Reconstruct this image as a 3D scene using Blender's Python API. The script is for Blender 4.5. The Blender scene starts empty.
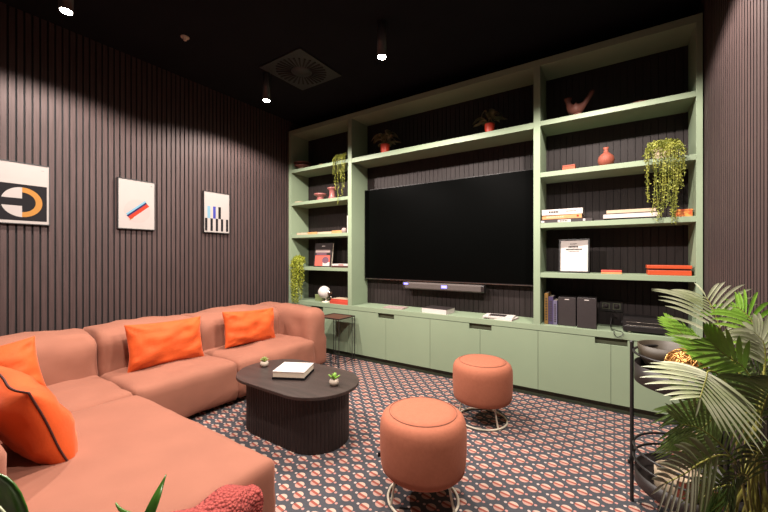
import bpy, math, random
from mathutils import Vector, Matrix, noise
R = math.radians
PI = math.pi
sc = bpy.context.scene
col = sc.collection

# ------------------------------------------------------------------ camera
F_PX = 349.6
cam_d = bpy.data.cameras.new('camera')
cam = bpy.data.objects.new('camera', cam_d)
col.objects.link(cam)
cam.location = (0, 0, 1.2)
cam.rotation_euler = (R(90), 0, R(33.45))
cam_d.sensor_width = 36
cam_d.lens = F_PX / 768 * 36
cam_d.clip_start = 0.02
sc.camera = cam
# ------------------------------------------------------------------ world (dim even fill light, added through the open rear of the room)
w = bpy.data.worlds.new('world')
sc.world = w
w.use_nodes = True
w.node_tree.nodes['Background'].inputs[0].default_value = (1.0, 0.93, 0.86, 1)
w.node_tree.nodes['Background'].inputs[1].default_value = 0.05
# ------------------------------------------------------------------ exposure
sc.view_settings.view_transform = 'Standard'
sc.view_settings.look = 'None'
sc.view_settings.gamma = 1.0
sc.view_settings.use_curve_mapping = False
sc.view_settings.exposure = 0.45
SPOT_W = 152.0
SPOT_COL = (1.0, 0.89, 0.81)

# ------------------------------------------------------------------ room numbers
XL, XR = -3.64, 0.52          # left and right walls
YF, YB = 3.185, 3.505         # bookcase front, slatted wall behind it
ZC = 3.0
Y0 = -2.2
TH = R(33.45)
FW = Vector((-math.sin(TH), math.cos(TH)))
RT = Vector((math.cos(TH), math.sin(TH)))


def on_y(px, py, y):
    """world point seen on the plane Y=y (used for measuring widths and heights)"""
    r = FW + RT * ((px - 384) / F_PX)
    d = y / r.y
    return Vector((r.x * d, y, 1.2 + (256 - py) / F_PX * d))


def ptd(px, py, d):
    r = (FW + RT * ((px - 384) / F_PX)) * d
    return Vector((r.x, r.y, 1.2 + (256 - py) / F_PX * d))


# ------------------------------------------------------------------ materials
class NT:
    def __init__(self, name):
        self.m = bpy.data.materials.new(name)
        self.m.use_nodes = True
        self.t = self.m.node_tree
        self.b = self.t.nodes['Principled BSDF']

    def n(self, kind, **kw):
        nd = self.t.nodes.new(kind)
        for k, v in kw.items():
            setattr(nd, k, v)
        return nd

    def l(self, a, b):
        self.t.links.new(a, b)

    def math(self, op, a, b=None, c=None):
        nd = self.n('ShaderNodeMath', operation=op)
        for i, v in enumerate((a, b, c)):
            if v is None:
                continue
            if isinstance(v, (int, float)):
                nd.inputs[i].default_value = v
            else:
                self.l(v, nd.inputs[i])
        return nd.outputs[0]

    def mix(self, f, a, b):
        nd = self.n('ShaderNodeMix', data_type='RGBA')
        for i, v in ((0, f), (6, a), (7, b)):
            if isinstance(v, tuple):
                nd.inputs[i].default_value = (*v[:3], 1)
            elif isinstance(v, (int, float)):
                nd.inputs[i].default_value = v
            else:
                self.l(v, nd.inputs[i])
        return nd.outputs[2]


def s2l(c):
    return tuple(.70 * ((v / 255) / 12.92 if v / 255 <= .04045 else ((v / 255 + .055) / 1.055) ** 2.4) for v in c)


def mat(name, color, rough=.6, var=.08, vscale=6, bump=0, bscale=200, metal=0, stretch=(1, 1, 1), sheen=0, spec=None,
        emit=None, estr=0, color2=None):
    """procedural material: noise varies the colour, optional fine bump"""
    k = NT(name)
    tc = k.n('ShaderNodeTexCoord')
    mp = k.n('ShaderNodeMapping')
    mp.inputs['Scale'].default_value = stretch
    k.l(tc.outputs['Object'], mp.inputs[0])
    nz = k.n('ShaderNodeTexNoise')
    nz.inputs['Scale'].default_value = vscale
    nz.inputs['Detail'].default_value = 5
    k.l(mp.outputs[0], nz.inputs['Vector'])
    c1 = tuple(max(0, v * (1 - var)) for v in color)
    c2 = color2 or tuple(min(1, v * (1 + var)) for v in color)
    cr = k.n('ShaderNodeValToRGB')
    cr.color_ramp.elements[0].position = .35
    cr.color_ramp.elements[1].position = .65
    cr.color_ramp.elements[0].color = (*c1, 1)
    cr.color_ramp.elements[1].color = (*c2, 1)
    k.l(nz.outputs[0], cr.inputs[0])
    k.l(cr.outputs[0], k.b.inputs['Base Color'])
    k.b.inputs['Roughness'].default_value = rough
    k.b.inputs['Metallic'].default_value = metal
    if spec is not None:
        k.b.inputs['Specular IOR Level'].default_value = spec
    if sheen:
        k.b.inputs['Sheen Weight'].default_value = sheen
        k.b.inputs['Sheen Roughness'].default_value = .4
        k.b.inputs['Sheen Tint'].default_value = (*[min(1, v * 1.6 + .15) for v in color], 1)
    if bump:
        n2 = k.n('ShaderNodeTexNoise')
        n2.inputs['Scale'].default_value = bscale
        n2.inputs['Detail'].default_value = 3
        k.l(mp.outputs[0], n2.inputs['Vector'])
        bp = k.n('ShaderNodeBump')
        bp.inputs['Strength'].default_value = bump
        bp.inputs['Distance'].default_value = .004
        k.l(n2.outputs[0], bp.inputs['Height'])
        k.l(bp.outputs[0], k.b.inputs['Normal'])
    if emit:
        k.b.inputs['Emission Color'].default_value = (*emit, 1)
        k.b.inputs['Emission Strength'].default_value = estr
    return k.m


def carpet_mat():
    k = NT('patterned_carpet')
    tc = k.n('ShaderNodeTexCoord')
    sp = k.n('ShaderNodeSeparateXYZ')
    k.l(tc.outputs['Object'], sp.inputs[0])
    PX, PY = .108, .1155
    x0, y0 = -1.381 - PX / 2, 1.403 - PY / 2
    M = k.math

    def cell(off):
        u = M('FRACT', M('ADD', M('DIVIDE', M('SUBTRACT', sp.outputs[0], x0), PX), off + 100))
        v = M('FRACT', M('ADD', M('DIVIDE', M('SUBTRACT', sp.outputs[1], y0), PY), off + 100))
        a = M('MULTIPLY', M('SUBTRACT', u, .5), PX)
        b = M('MULTIPLY', M('SUBTRACT', v, .5), PY)
        r = M('SQRT', M('ADD', M('MULTIPLY', a, a), M('MULTIPLY', b, b)))
        circ = M('LESS_THAN', r, .0245)
        aa = M('SUBTRACT', M('ABSOLUTE', a), .0365)
        d = M('SQRT', M('ADD', M('MULTIPLY', aa, aa), M('MULTIPLY', b, b)))
        dot = M('LESS_THAN', d, .0072)
        reddot = M('MULTIPLY', dot, M('GREATER_THAN', a, 0))
        b2 = M('ADD', M('ADD', b, M('MULTIPLY', a, .12)), M('MULTIPLY', M('MULTIPLY', a, a), 0))
        st = M('MULTIPLY', circ, M('LESS_THAN', M('ABSOLUTE', b2), .0068))
        low = M('MULTIPLY', circ, M('LESS_THAN', b2, 0))
        return circ, dot, reddot, st, low

    c1 = cell(0)
    c2 = cell(.5)
    mx = [M('MAXIMUM', p, q) for p, q in zip(c1, c2)]
    nz = k.n('ShaderNodeTexNoise')
    nz.inputs['Scale'].default_value = 260
    k.l(tc.outputs['Object'], nz.inputs['Vector'])
    bg = k.mix(nz.outputs[0], s2l((52, 52, 57)), s2l((98, 99, 104)))
    o = k.mix(mx[0], bg, s2l((202, 174, 158)))
    o = k.mix(mx[4], o, s2l((190, 150, 138)))
    o = k.mix(mx[3], o, s2l((158, 86, 74)))
    o = k.mix(mx[1], o, s2l((206, 182, 174)))
    o = k.mix(M('MULTIPLY', mx[2], .55), o, s2l((190, 98, 88)))
    k.l(o, k.b.inputs['Base Color'])
    k.b.inputs['Roughness'].default_value = .95
    k.b.inputs['Specular IOR Level'].default_value = .1
    bp = k.n('ShaderNodeBump')
    bp.inputs['Strength'].default_value = .5
    bp.inputs['Distance'].default_value = .003
    k.l(nz.outputs[0], bp.inputs['Height'])
    k.l(bp.outputs[0], k.b.inputs['Normal'])
    return k.m


def knit_mat():
    k = NT('coral_knit')
    tc = k.n('ShaderNodeTexCoord')
    wv = k.n('ShaderNodeTexWave')
    wv.inputs['Scale'].default_value = 60
    wv.inputs['Distortion'].default_value = 1.5
    k.l(tc.outputs['UV'], wv.inputs['Vector'])
    vr = k.n('ShaderNodeTexVoronoi')
    vr.inputs['Scale'].default_value = 85
    k.l(tc.outputs['Object'], vr.inputs['Vector'])
    c = k.mix(vr.outputs['Distance'], s2l((196, 88, 78)), s2l((150, 52, 48)))
    k.l(c, k.b.inputs['Base Color'])
    k.b.inputs['Roughness'].default_value = .9
    bp = k.n('ShaderNodeBump')
    bp.inputs['Strength'].default_value = 1
    bp.inputs['Distance'].default_value = .012
    bp.invert = True
    k.l(vr.outputs['Distance'], bp.inputs['Height'])
    k.l(bp.outputs[0], k.b.inputs['Normal'])
    return k.m


M = {}
M['carpet'] = carpet_mat()
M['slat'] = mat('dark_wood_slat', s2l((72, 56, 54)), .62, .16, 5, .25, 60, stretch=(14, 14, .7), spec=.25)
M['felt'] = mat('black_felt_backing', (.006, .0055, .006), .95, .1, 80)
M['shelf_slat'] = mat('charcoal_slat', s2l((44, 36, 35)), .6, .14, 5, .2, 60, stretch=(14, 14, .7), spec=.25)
M['ceiling'] = mat('near_black_ceiling_paint', (.0065, .0065, .0085), .9, .1, 3, spec=.1)
M['green'] = mat('sage_green_lacquer', s2l((150, 167, 138)), .5, .03, 2, spec=.35)
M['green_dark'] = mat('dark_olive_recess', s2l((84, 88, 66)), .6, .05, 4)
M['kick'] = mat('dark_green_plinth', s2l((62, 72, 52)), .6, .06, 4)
M['sofa'] = mat('salmon_woven_upholstery', s2l((162, 106, 86)), .85, .05, 5, .35, 520, sheen=.25, spec=.2)
M['seam'] = mat('dark_stitched_seam', s2l((128, 78, 60)), .9, .05, 20)
M['stool'] = mat('coral_woven_upholstery', s2l((182, 110, 84)), .85, .04, 60, .4, 420, sheen=.2, spec=.2)
M['velvet'] = mat('orange_velvet', s2l((224, 92, 38)), .7, .1, 7, .2, 90, sheen=.6, spec=.2)
M['piping'] = mat('dark_red_piping', s2l((70, 24, 16)), .7, .1, 30)
M['knit'] = knit_mat()
M['table'] = mat('dark_stained_oak', s2l((62, 50, 46)), .42, .2, 4, .1, 60, stretch=(1, 9, 1), spec=.45)
M['flute'] = mat('dark_fluted_wood', s2l((42, 32, 30)), .5, .15, 6, .1, 60, stretch=(8, 8, .6), spec=.4)
M['white_metal'] = mat('cream_painted_metal', s2l((232, 222, 200)), .4, .03, 8)
M['black_metal'] = mat('black_painted_metal', (.012, .011, .011), .4, .1, 12, spec=.45)
M['screen'] = mat('black_glass_screen', (.0009, .001, .0009), .3, .05, 2, spec=.03)
M['black_plastic'] = mat('black_plastic', (.014, .012, .012), .35, .1, 10)
M['speaker_grey'] = mat('charcoal_speaker_grille', s2l((44, 34, 34)), .8, .08, 60, .4, 600)
M['soundbar'] = mat('grey_mesh_grille', s2l((86, 76, 72)), .7, .08, 60, .3, 700)
M['blue_led'] = mat('blue_indicator', (.1, .1, .9), .4, .02, 5, emit=(.18, .16, 1), estr=3)
M['white'] = mat('white_paper', s2l((222, 212, 206)), .7, .02, 10)
M['pages'] = mat('page_edges', s2l((226, 210, 188)), .8, .07, 90, stretch=(1, 1, 12))
M['black_ink'] = mat('black_ink', (.010, .009, .010), .7, .05, 10, spec=.05)
M['grey_ink'] = mat('grey_ink', s2l((118, 114, 112)), .6, .05, 10)
M['dark_cover'] = mat('dark_cover', s2l((52, 44, 44)), .5, .15, 14)
M['cream'] = mat('cream_card', s2l((202, 180, 152)), .7, .05, 12)
M['tan'] = mat('tan_card', s2l((204, 150, 96)), .7, .1, 18)
M['orange'] = mat('glossy_orange', s2l((200, 78, 38)), .4, .05, 6)
M['orange_spot'] = mat('mottled_orange', s2l((200, 60, 24)), .5, .1, 45, color2=s2l((240, 160, 70)))
M['red'] = mat('coral_red_cover', s2l((204, 78, 60)), .5, .05, 6)
M['pink'] = mat('dusty_pink_glaze', s2l((164, 98, 94)), .4, .08, 8)
M['terracotta'] = mat('terracotta', s2l((156, 78, 58)), .7, .1, 14, .15, 90)
M['terra_dark'] = mat('brown_clay', s2l((108, 60, 46)), .7, .12, 14, .15, 90)
M['red_pot'] = mat('red_orange_pot', s2l((204, 62, 36)), .5, .06, 8)
M['yellow'] = mat('ochre_cover', s2l((150, 112, 48)), .6, .1, 30)
M['purple'] = mat('purple_cover', s2l((70, 58, 96)), .5, .1, 20)
M['lilac'] = mat('lilac_cover', s2l((110, 104, 130)), .5, .1, 20)
M['olive_box'] = mat('olive_box', s2l((140, 150, 100)), .6, .08, 12)
M['gold'] = mat('gold_wicker', s2l((206, 150, 84)), .32, .2, 60, metal=.75)
M['bowl'] = mat('taupe_glaze', s2l((68, 58, 44)), .5, .12, 8)
M['soil'] = mat('potting_soil', (.02, .013, .008), .95, .3, 80, .8, 160)
M['string_leaf'] = mat('yellow_green_foliage', s2l((124, 136, 40)), .5, .25, 22, color2=s2l((190, 192, 84)))
M['string_leaf_b'] = mat('lime_foliage', s2l((138, 150, 36)), .5, .2, 22, color2=s2l((184, 190, 60)))
M['houseplant'] = mat('dark_houseplant_leaf', s2l((84, 88, 52)), .3, .35, 14, color2=s2l((170, 150, 110)))
M['palm'] = mat('palm_green', s2l((62, 100, 40)), .24, .2, 6, color2=s2l((132, 156, 92)), spec=1.0)
M['palm_light'] = mat('fresh_palm_green', s2l((118, 176, 44)), .33, .15, 6, color2=s2l((170, 216, 90)), spec=.6)
M['palm_pale'] = mat('highlit_palm_green', s2l((170, 182, 130)), .3, .1, 6, color2=s2l((226, 228, 200)), spec=.8)  # gloss highlights on the leaflets painted into the base colour
M['palm_mid'] = mat('part_highlit_palm_green', s2l((104, 134, 64)), .22, .15, 6, color2=s2l((180, 196, 134)), spec=1.0)  # weaker leaf highlights, also mixed into the colour
M['cane'] = mat('yellow_green_cane', s2l((142, 140, 64)), .4, .15, 20, stretch=(1, 1, .3))
M['agave'] = mat('glossy_sword_leaf', s2l((46, 92, 24)), .3, .25, 10, color2=s2l((84, 134, 44)), spec=.6)
M['concrete'] = mat('stone_pot', s2l((206, 190, 172)), .8, .12, 30, .2, 120)
M['succulent'] = mat('pale_succulent', s2l((156, 168, 92)), .5, .12, 20)
M['bright_leaf'] = mat('bright_succulent', s2l((130, 176, 64)), .45, .15, 20)
M['glass_bulb'] = mat('warm_lamp_lens', (1, .9, .75), .3, .01, 3, emit=(1, .86, .7), estr=60)
M['vent'] = mat('dark_painted_vent', (.011, .010, .0105), .6, .08, 10)
M['sky_blue'] = mat('light_blue_ink', s2l((112, 150, 168)), .6, .03, 8, spec=.05)
M['royal'] = mat('blue_ink', s2l((60, 64, 140)), .6, .03, 8, spec=.05)
M['navy'] = mat('navy_ink', s2l((34, 38, 76)), .6, .03, 8, spec=.05)
M['redink'] = mat('red_ink', s2l((158, 52, 38)), .6, .03, 8, spec=.05)
M['blush'] = mat('blush_ink', s2l((174, 152, 148)), .6, .03, 8, spec=.05)
M['amber'] = mat('amber_ink', s2l((160, 112, 56)), .6, .03, 8, spec=.05)
M['poster'] = mat('poster_paper', s2l((164, 156, 152)), .6, .015, 8, spec=.05)
M['rose'] = mat('rose_ink', s2l((220, 104, 90)), .6, .03, 8)
M['mauve'] = mat('mauve_ink', s2l((120, 84, 100)), .6, .08, 40)
M['brown_top'] = mat('dark_red_tray_top', s2l((92, 44, 32)), .35, .1, 8)
M['dark_felt'] = mat('dark_brown_tray', s2l((38, 31, 29)), .5, .1, 8)
M['chrome'] = mat('brushed_metal', s2l((180, 170, 160)), .3, .05, 30, metal=1)


# ------------------------------------------------------------------ mesh builder
class MB:
    def __init__(self):
        self.v, self.f, self.mi, self.sm = [], [], [], []

    def add(self, vs, fs, mi=0, smooth=False):
        b = len(self.v)
        self.v += [tuple(p) for p in vs]
        self.f += [tuple(b + i for i in q) for q in fs]
        self.mi += [mi] * len(fs)
        self.sm += [smooth] * len(fs)
        return self

    def box(self, x0, x1, y0, y1, z0, z1, mi=0, mtx=None):
        vs = [Vector((x, y, z)) for z in (z0, z1) for y in (y0, y1) for x in (x0, x1)]
        if mtx:
            vs = [mtx @ v for v in vs]
        return self.add(vs, [(0, 2, 3, 1), (4, 5, 7, 6), (0, 1, 5, 4), (2, 6, 7, 3), (0, 4, 6, 2), (1, 3, 7, 5)], mi)

    def prism(self, poly, a, b, axis='z', mi=0, smooth=False, mtx=None):
        n = len(poly)

        def mk(p, h):
            v = {'z': (p[0], p[1], h), 'y': (p[0], h, p[1]), 'x': (h, p[0], p[1])}[axis]
            return mtx @ Vector(v) if mtx else v
        vs = [mk(p, a) for p in poly] + [mk(p, b) for p in poly]
        self.add(vs, [(i, (i + 1) % n, n + (i + 1) % n, n + i) for i in range(n)], mi, smooth)
        self.add(vs, [tuple(range(n))[::-1], tuple(range(n, 2 * n))], mi)
        return self

    def lathe(self, prof, c=(0, 0, 0), n=24, mi=0, smooth=True, mtx=None):
        vs, fs = [], []
        for r, z in prof:
            for i in range(n):
                a = 2 * PI * i / n
                p = Vector((r * math.cos(a), r * math.sin(a), z))
                if mtx:
                    p = mtx @ p
                vs.append(p + Vector(c))
        for j in range(len(prof) - 1):
            for i in range(n):
                k = (i + 1) % n
                fs.append((j * n + i, j * n + k, (j + 1) * n + k, (j + 1) * n + i))
        self.add(vs, fs, mi, smooth)
        b = len(prof) - 1
        if prof[0][0] > 1e-4:
            self.add(vs[:n], [tuple(range(n))[::-1]], mi)
        if prof[b][0] > 1e-4:
            self.add(vs[b * n:], [tuple(range(n))], mi)
        return self

    def tube(self, pts, rad, n=8, mi=0, closed=False):
        pts = [Vector(p) for p in pts]
        m = len(pts)
        rads = rad if isinstance(rad, (list, tuple)) else [rad] * m
        vs, fs = [], []
        pa = None
        for i, p in enumerate(pts):
            if closed:
                t = pts[(i + 1) % m] - pts[i - 1]
            else:
                t = pts[min(i + 1, m - 1)] - pts[max(i - 1, 0)]
            if t.length < 1e-9:
                t = Vector((0, 0, 1))
            t.normalize()
            if pa is None:
                up = Vector((0, 0, 1)) if abs(t.z) < .9 else Vector((1, 0, 0))
                pa = t.cross(up).normalized()
            pa = (pa - t * pa.dot(t)).normalized()
            pb = t.cross(pa)
            for j in range(n):
                a = 2 * PI * j / n
                vs.append(p + (pa * math.cos(a) + pb * math.sin(a)) * rads[i])
        for i in range(m if closed else m - 1):
            q = (i + 1) % m
            for j in range(n):
                k = (j + 1) % n
                fs.append((i * n + j, i * n + k, q * n + k, q * n + j))
        self.add(vs, fs, mi, True)
        if not closed:
            self.add(vs[:n], [tuple(range(n))[::-1]], mi)
            self.add(vs[-n:], [tuple(range(n))], mi)
        return self

    def ball(self, c, rx, ry=None, rz=None, n=12, m=8, mi=0, mtx=None):
        ry = ry or rx
        rz = rz or rx
        vs, fs = [], []
        for j in range(m + 1):
            th = PI * j / m
            for i in range(n):
                a = 2 * PI * i / n
                p = Vector((rx * math.sin(th) * math.cos(a), ry * math.sin(th) * math.sin(a), rz * math.cos(th)))
                if mtx:
                    p = mtx @ p
                vs.append(p + Vector(c))
        for j in range(m):
            for i in range(n):
                k = (i + 1) % n
                fs.append((j * n + i, (j + 1) * n + i, (j + 1) * n + k, j * n + k))
        return self.add(vs, fs, mi, True)

    def build(self, name, mats, parent=None, bevel=0, loc=None):
        me = bpy.data.meshes.new(name)
        me.from_pydata(self.v, [], self.f)
        for m_ in (mats if isinstance(mats, (list, tuple)) else [mats]):
            me.materials.append(M[m_])
        me.polygons.foreach_set('material_index', self.mi)
        me.polygons.foreach_set('use_smooth', self.sm)
        me.validate()
        me.update()
        o = bpy.data.objects.new(name, me)
        col.objects.link(o)
        if parent:
            o.parent = parent
            top = parent
            while top.parent:
                top = top.parent
            me.transform(Matrix.Translation(-top.location) if not parent.get('_local') else Matrix())
        elif loc is not None:
            me.transform(Matrix.Translation(-Vector(loc)))
            o.location = loc
        if bevel:
            b = o.modifiers.new('bevel', 'BEVEL')
            b.width = bevel
            b.segments = 2
            b.limit_method = 'ANGLE'
        return o


def empty(name, loc):
    o = bpy.data.objects.new(name, None)
    o.empty_display_size = .05
    o.location = loc
    col.objects.link(o)
    return o


def tag(o, label=None, cat=None, group=None, kind=None):
    for k, v in (('label', label), ('category', cat), ('group', group), ('kind', kind)):
        if v:
            o[k] = v
    return o


def thing(name, loc, label, cat, group=None):
    return tag(empty(name, loc), label, cat, group)


def copy_tree(o, parent=None):
    c = o.copy()
    col.objects.link(c)
    if parent:
        c.parent = parent
    for ch in list(o.children):
        copy_tree(ch, c)
    return c


def bez(pts, n):
    """Catmull-Rom through pts"""
    P = [Vector(p) for p in pts]
    P = [P[0] * 2 - P[1]] + P + [P[-1] * 2 - P[-2]]
    out = []
    seg = len(P) - 3
    for i in range(n + 1):
        t = i / n * seg
        k = min(int(t), seg - 1)
        t -= k
        a, b, c, d = P[k:k + 4]
        out.append(.5 * ((2 * b) + (c - a) * t + (2 * a - 5 * b + 4 * c - d) * t * t + (3 * b - a - 3 * c + d) * t ** 3))
    return out


def softbox(mb, x0, x1, y0, y1, z0, z1, r=.07, crown=(0, 0, 0), wr=.006, seed=0, step=.04, fscale=5, mi=0, bottom_r=None):
    """upholstered block: rounded box with bulging faces and shallow wrinkles"""
    c = Vector(((x0 + x1) / 2, (y0 + y1) / 2, (z0 + z1) / 2))
    h = Vector(((x1 - x0) / 2, (y1 - y0) / 2, (z1 - z0) / 2))
    br = bottom_r if bottom_r is not None else r

    def coords(hh):
        n = max(6, int(2 * hh / step))
        # finer near the edges
        cs = [math.sin((i / n - .5) * PI) * .35 + (i / n - .5) * 2 * .65 for i in range(n + 1)]
        return [q * hh for q in cs]
    ax = [coords(h[i]) for i in range(3)]
    for axis in range(3):
        a1, a2 = [(1, 2), (2, 0), (0, 1)][axis]
        for sgn in (-1, 1):
            vs, fs = [], []
            n1, n2 = len(ax[a1]), len(ax[a2])
            for q in ax[a2]:
                for p in ax[a1]:
                    v = Vector((0, 0, 0))
                    v[axis] = sgn * h[axis]
                    v[a1] = p
                    v[a2] = q
                    r0 = r if v.z > 0 else br
                    r3 = r0 if isinstance(r0, tuple) else (r0, r0, r0)
                    rr = [min(r3[i], h[i] * .95) for i in range(3)]
                    inner = Vector([max(-h[i] + rr[i], min(h[i] - rr[i], v[i])) for i in range(3)])
                    d = Vector([(v[i] - inner[i]) / rr[i] for i in range(3)])
                    if d.length > 1e-9:
                        d.normalize()
                        v = inner + Vector([d[i] * rr[i] for i in range(3)])
                    nrm = Vector([v[i] / h[i] for i in range(3)])
                    for i in range(3):
                        j, k = [(1, 2), (2, 0), (0, 1)][i]
                        if i == 2 and v.z < 0:
                            continue
                        v[i] += crown[i] * (1 if nrm[i] > 0 else -1) * (abs(nrm[i]) ** 3) * max(0, (1 - nrm[j] ** 2)) * max(0, (1 - nrm[k] ** 2))
                    wp = (v + c) * fscale + Vector((seed * 7.3, seed * 3.1, 0))
                    if wr:
                        nn = noise.noise(wp) + .5 * noise.noise(wp * 2.3)
                        rd = 1 - abs(noise.noise(wp * .8 + Vector((5, 9, 2)))) * 3
                        v += nrm.normalized() * (wr * nn + wr * .8 * max(0, rd) * (1 if v.z > -h.z * .6 else 0))
                    vs.append(v + c)
            for j in range(n2 - 1):
                for i in range(n1 - 1):
                    q = (j * n1 + i, j * n1 + i + 1, (j + 1) * n1 + i + 1, (j + 1) * n1 + i)
                    fs.append(q if sgn > 0 else q[::-1])
            mb.add(vs, fs, mi, True)
    return mb


def weld(o, d=.0004):
    m_ = o.modifiers.new('weld', 'WELD')
    m_.merge_threshold = d
    return o


# ================================================================== THE SETTING
mb = MB()
mb.add([(XL - .1, Y0, 0), (XR + .1, Y0, 0), (XR + .1, YB + .1, 0), (XL - .1, YB + .1, 0)], [(0, 1, 2, 3)])
tag(mb.build('floor', 'carpet'), 'patterned carpet with rows of striped pink discs and small dots', kind='structure')
mb = MB().box(XL - .1, XR + .1, Y0, YB + .1, ZC, ZC + .1)
tag(mb.build('ceiling', 'ceiling'), kind='structure')


def slat_wall(name, axis_x, inward, y0, y1, pitch, wdt, dep, z0=0, z1=ZC):
    mb = MB()
    if inward > 0:
        mb.box(axis_x - .1, axis_x, y0, y1, z0, z1, 1)
    else:
        mb.box(axis_x, axis_x + .1, y0, y1, z0, z1, 1)
    y = y0 + .004
    while y + wdt < y1:
        c = .003
        if inward > 0:
            xa, xf = axis_x - .002, axis_x + dep
        else:
            xa, xf = axis_x + .002, axis_x - dep
        zt = z1 - .001
        vs = [(xa, y, z0), (xf, y, z0), (xf, y + wdt, z0), (xa, y + wdt, z0), (xa, y, zt), (xf, y, zt), (xf, y + wdt, zt), (xa, y + wdt, zt)]
        mb.add(vs, [(1, 2, 6, 5)], 0)
        mb.add(vs, [(0, 1, 5, 4), (2, 3, 7, 6), (0, 3, 2, 1), (4, 5, 6, 7)], 1)
        y += pitch
    return tag(mb.build(name, ['slat', 'felt']), kind='structure')


slat_wall('wall_left', XL, 1, Y0, YB, .0425, .031, .012)
slat_wall('wall_right', XR, -1, Y0, YB, .0425, .031, .012)
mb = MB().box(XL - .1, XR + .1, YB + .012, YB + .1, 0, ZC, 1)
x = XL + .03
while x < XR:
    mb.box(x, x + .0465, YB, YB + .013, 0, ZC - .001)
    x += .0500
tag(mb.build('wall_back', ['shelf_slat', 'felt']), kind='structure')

# ================================================================== BOOKCASE
BX0, BX1 = XL + .014, XR - .020
UPR = [(BX0, BX0 + .047), (-2.612, -2.557), (-.579, -.526), (BX1 - .03, BX1)]
UPR[3] = (.466, BX1)
SH = [2.337, 1.903, 1.476, 1.060]
ST = .040
WT = .622
bc = thing('built_in_bookcase', ((BX0 + BX1) / 2, (YF + YB) / 2, WT), 'sage green built-in bookcase with three bays spanning the whole far wall', 'bookcase')
YK = YB - .004
for a, b in UPR:
    MB().box(a, b, YF, YK, WT, 2.806).build('upright', 'green', bc, .0015)
MB().box(BX0, BX1, YF, YK, 2.806, 2.86).build('top_board', 'green', bc, .0015)
for i, z in enumerate(SH):
    MB().box(UPR[0][1], UPR[1][0], YF + .002, YK, z - ST, z).build('shelf', 'green', bc, .0015)
    MB().box(UPR[2][1], UPR[3][0], YF + .002, YK, z - ST, z).build('shelf', 'green', bc, .0015)
MB().box(UPR[1][1], UPR[2][0], YF + .002, YK, SH[0] - ST - .012, SH[0]).build('shelf', 'green', bc, .0015)

wt = MB().box(BX0, BX1, YF - .003, YK, WT - .05, WT)
tag(wt.build('worktop', 'green', None, .0015, loc=((BX0 + BX1) / 2, YF + .1, WT - .05)), 'continuous sage green worktop lying on the low cupboards under the television', 'worktop')

seams = [(BX0, -3.11, -2.60), (-2.60, -2.08, -1.55), (-1.55, -1.04, -.543), (-.543, -.026, BX1)]
clab = ['sage green two-door cupboard at the left end, mostly behind the sofa arm',
        'sage green two-door cupboard under the left half of the television',
        'sage green two-door cupboard behind the farther stool',
        'sage green two-door cupboard at the right end, behind the black round cart']
ZD0, ZD1 = .072, WT - .052
for (a, m_, b), lb in zip(seams, clab):
    t = thing('base_cabinet', ((a + b) / 2, YF + .16, 0), lb, 'cupboard', 'low cupboards under the bookcase')
    NW, NH = .105, .052
    mb = MB()
    mb.box(a + .001, b - .001, YF + .05, YK, ZD0, ZD1)
    mb.box(a + .001, m_ - NW - .02, YF + .022, YF + .05, ZD0, ZD1)
    mb.box(m_ + NW + .02, b - .001, YF + .022, YF + .05, ZD0, ZD1)
    mb.box(m_ - NW - .02, m_ + NW + .02, YF + .022, YF + .05, ZD0, ZD1 - NH - .02)
    mb.build('carcass', 'green', t)
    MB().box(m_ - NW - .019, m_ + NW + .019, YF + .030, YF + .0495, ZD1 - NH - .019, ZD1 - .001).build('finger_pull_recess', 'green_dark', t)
    g = .0016
    d1 = [(a + g, ZD0), (m_ - g, ZD0), (m_ - g, ZD1 - NH), (m_ - NW, ZD1 - NH), (m_ - NW, ZD1 - .002), (a + g, ZD1 - .002)]
    d2 = [(m_ + g, ZD0), (b - g, ZD0), (b - g, ZD1 - .002), (m_ + NW, ZD1 - .002), (m_ + NW, ZD1 - NH), (m_ + g, ZD1 - NH)]
    MB().prism(d1, YF, YF + .021, 'y').build('door', 'green', t, .001)
    MB().prism(d2, YF, YF + .021, 'y').build('door', 'green', t, .001)
    MB().box(a, b, YF + .045, YF + .06, 0, ZD0 - .001).build('plinth', 'kick', t)

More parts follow.
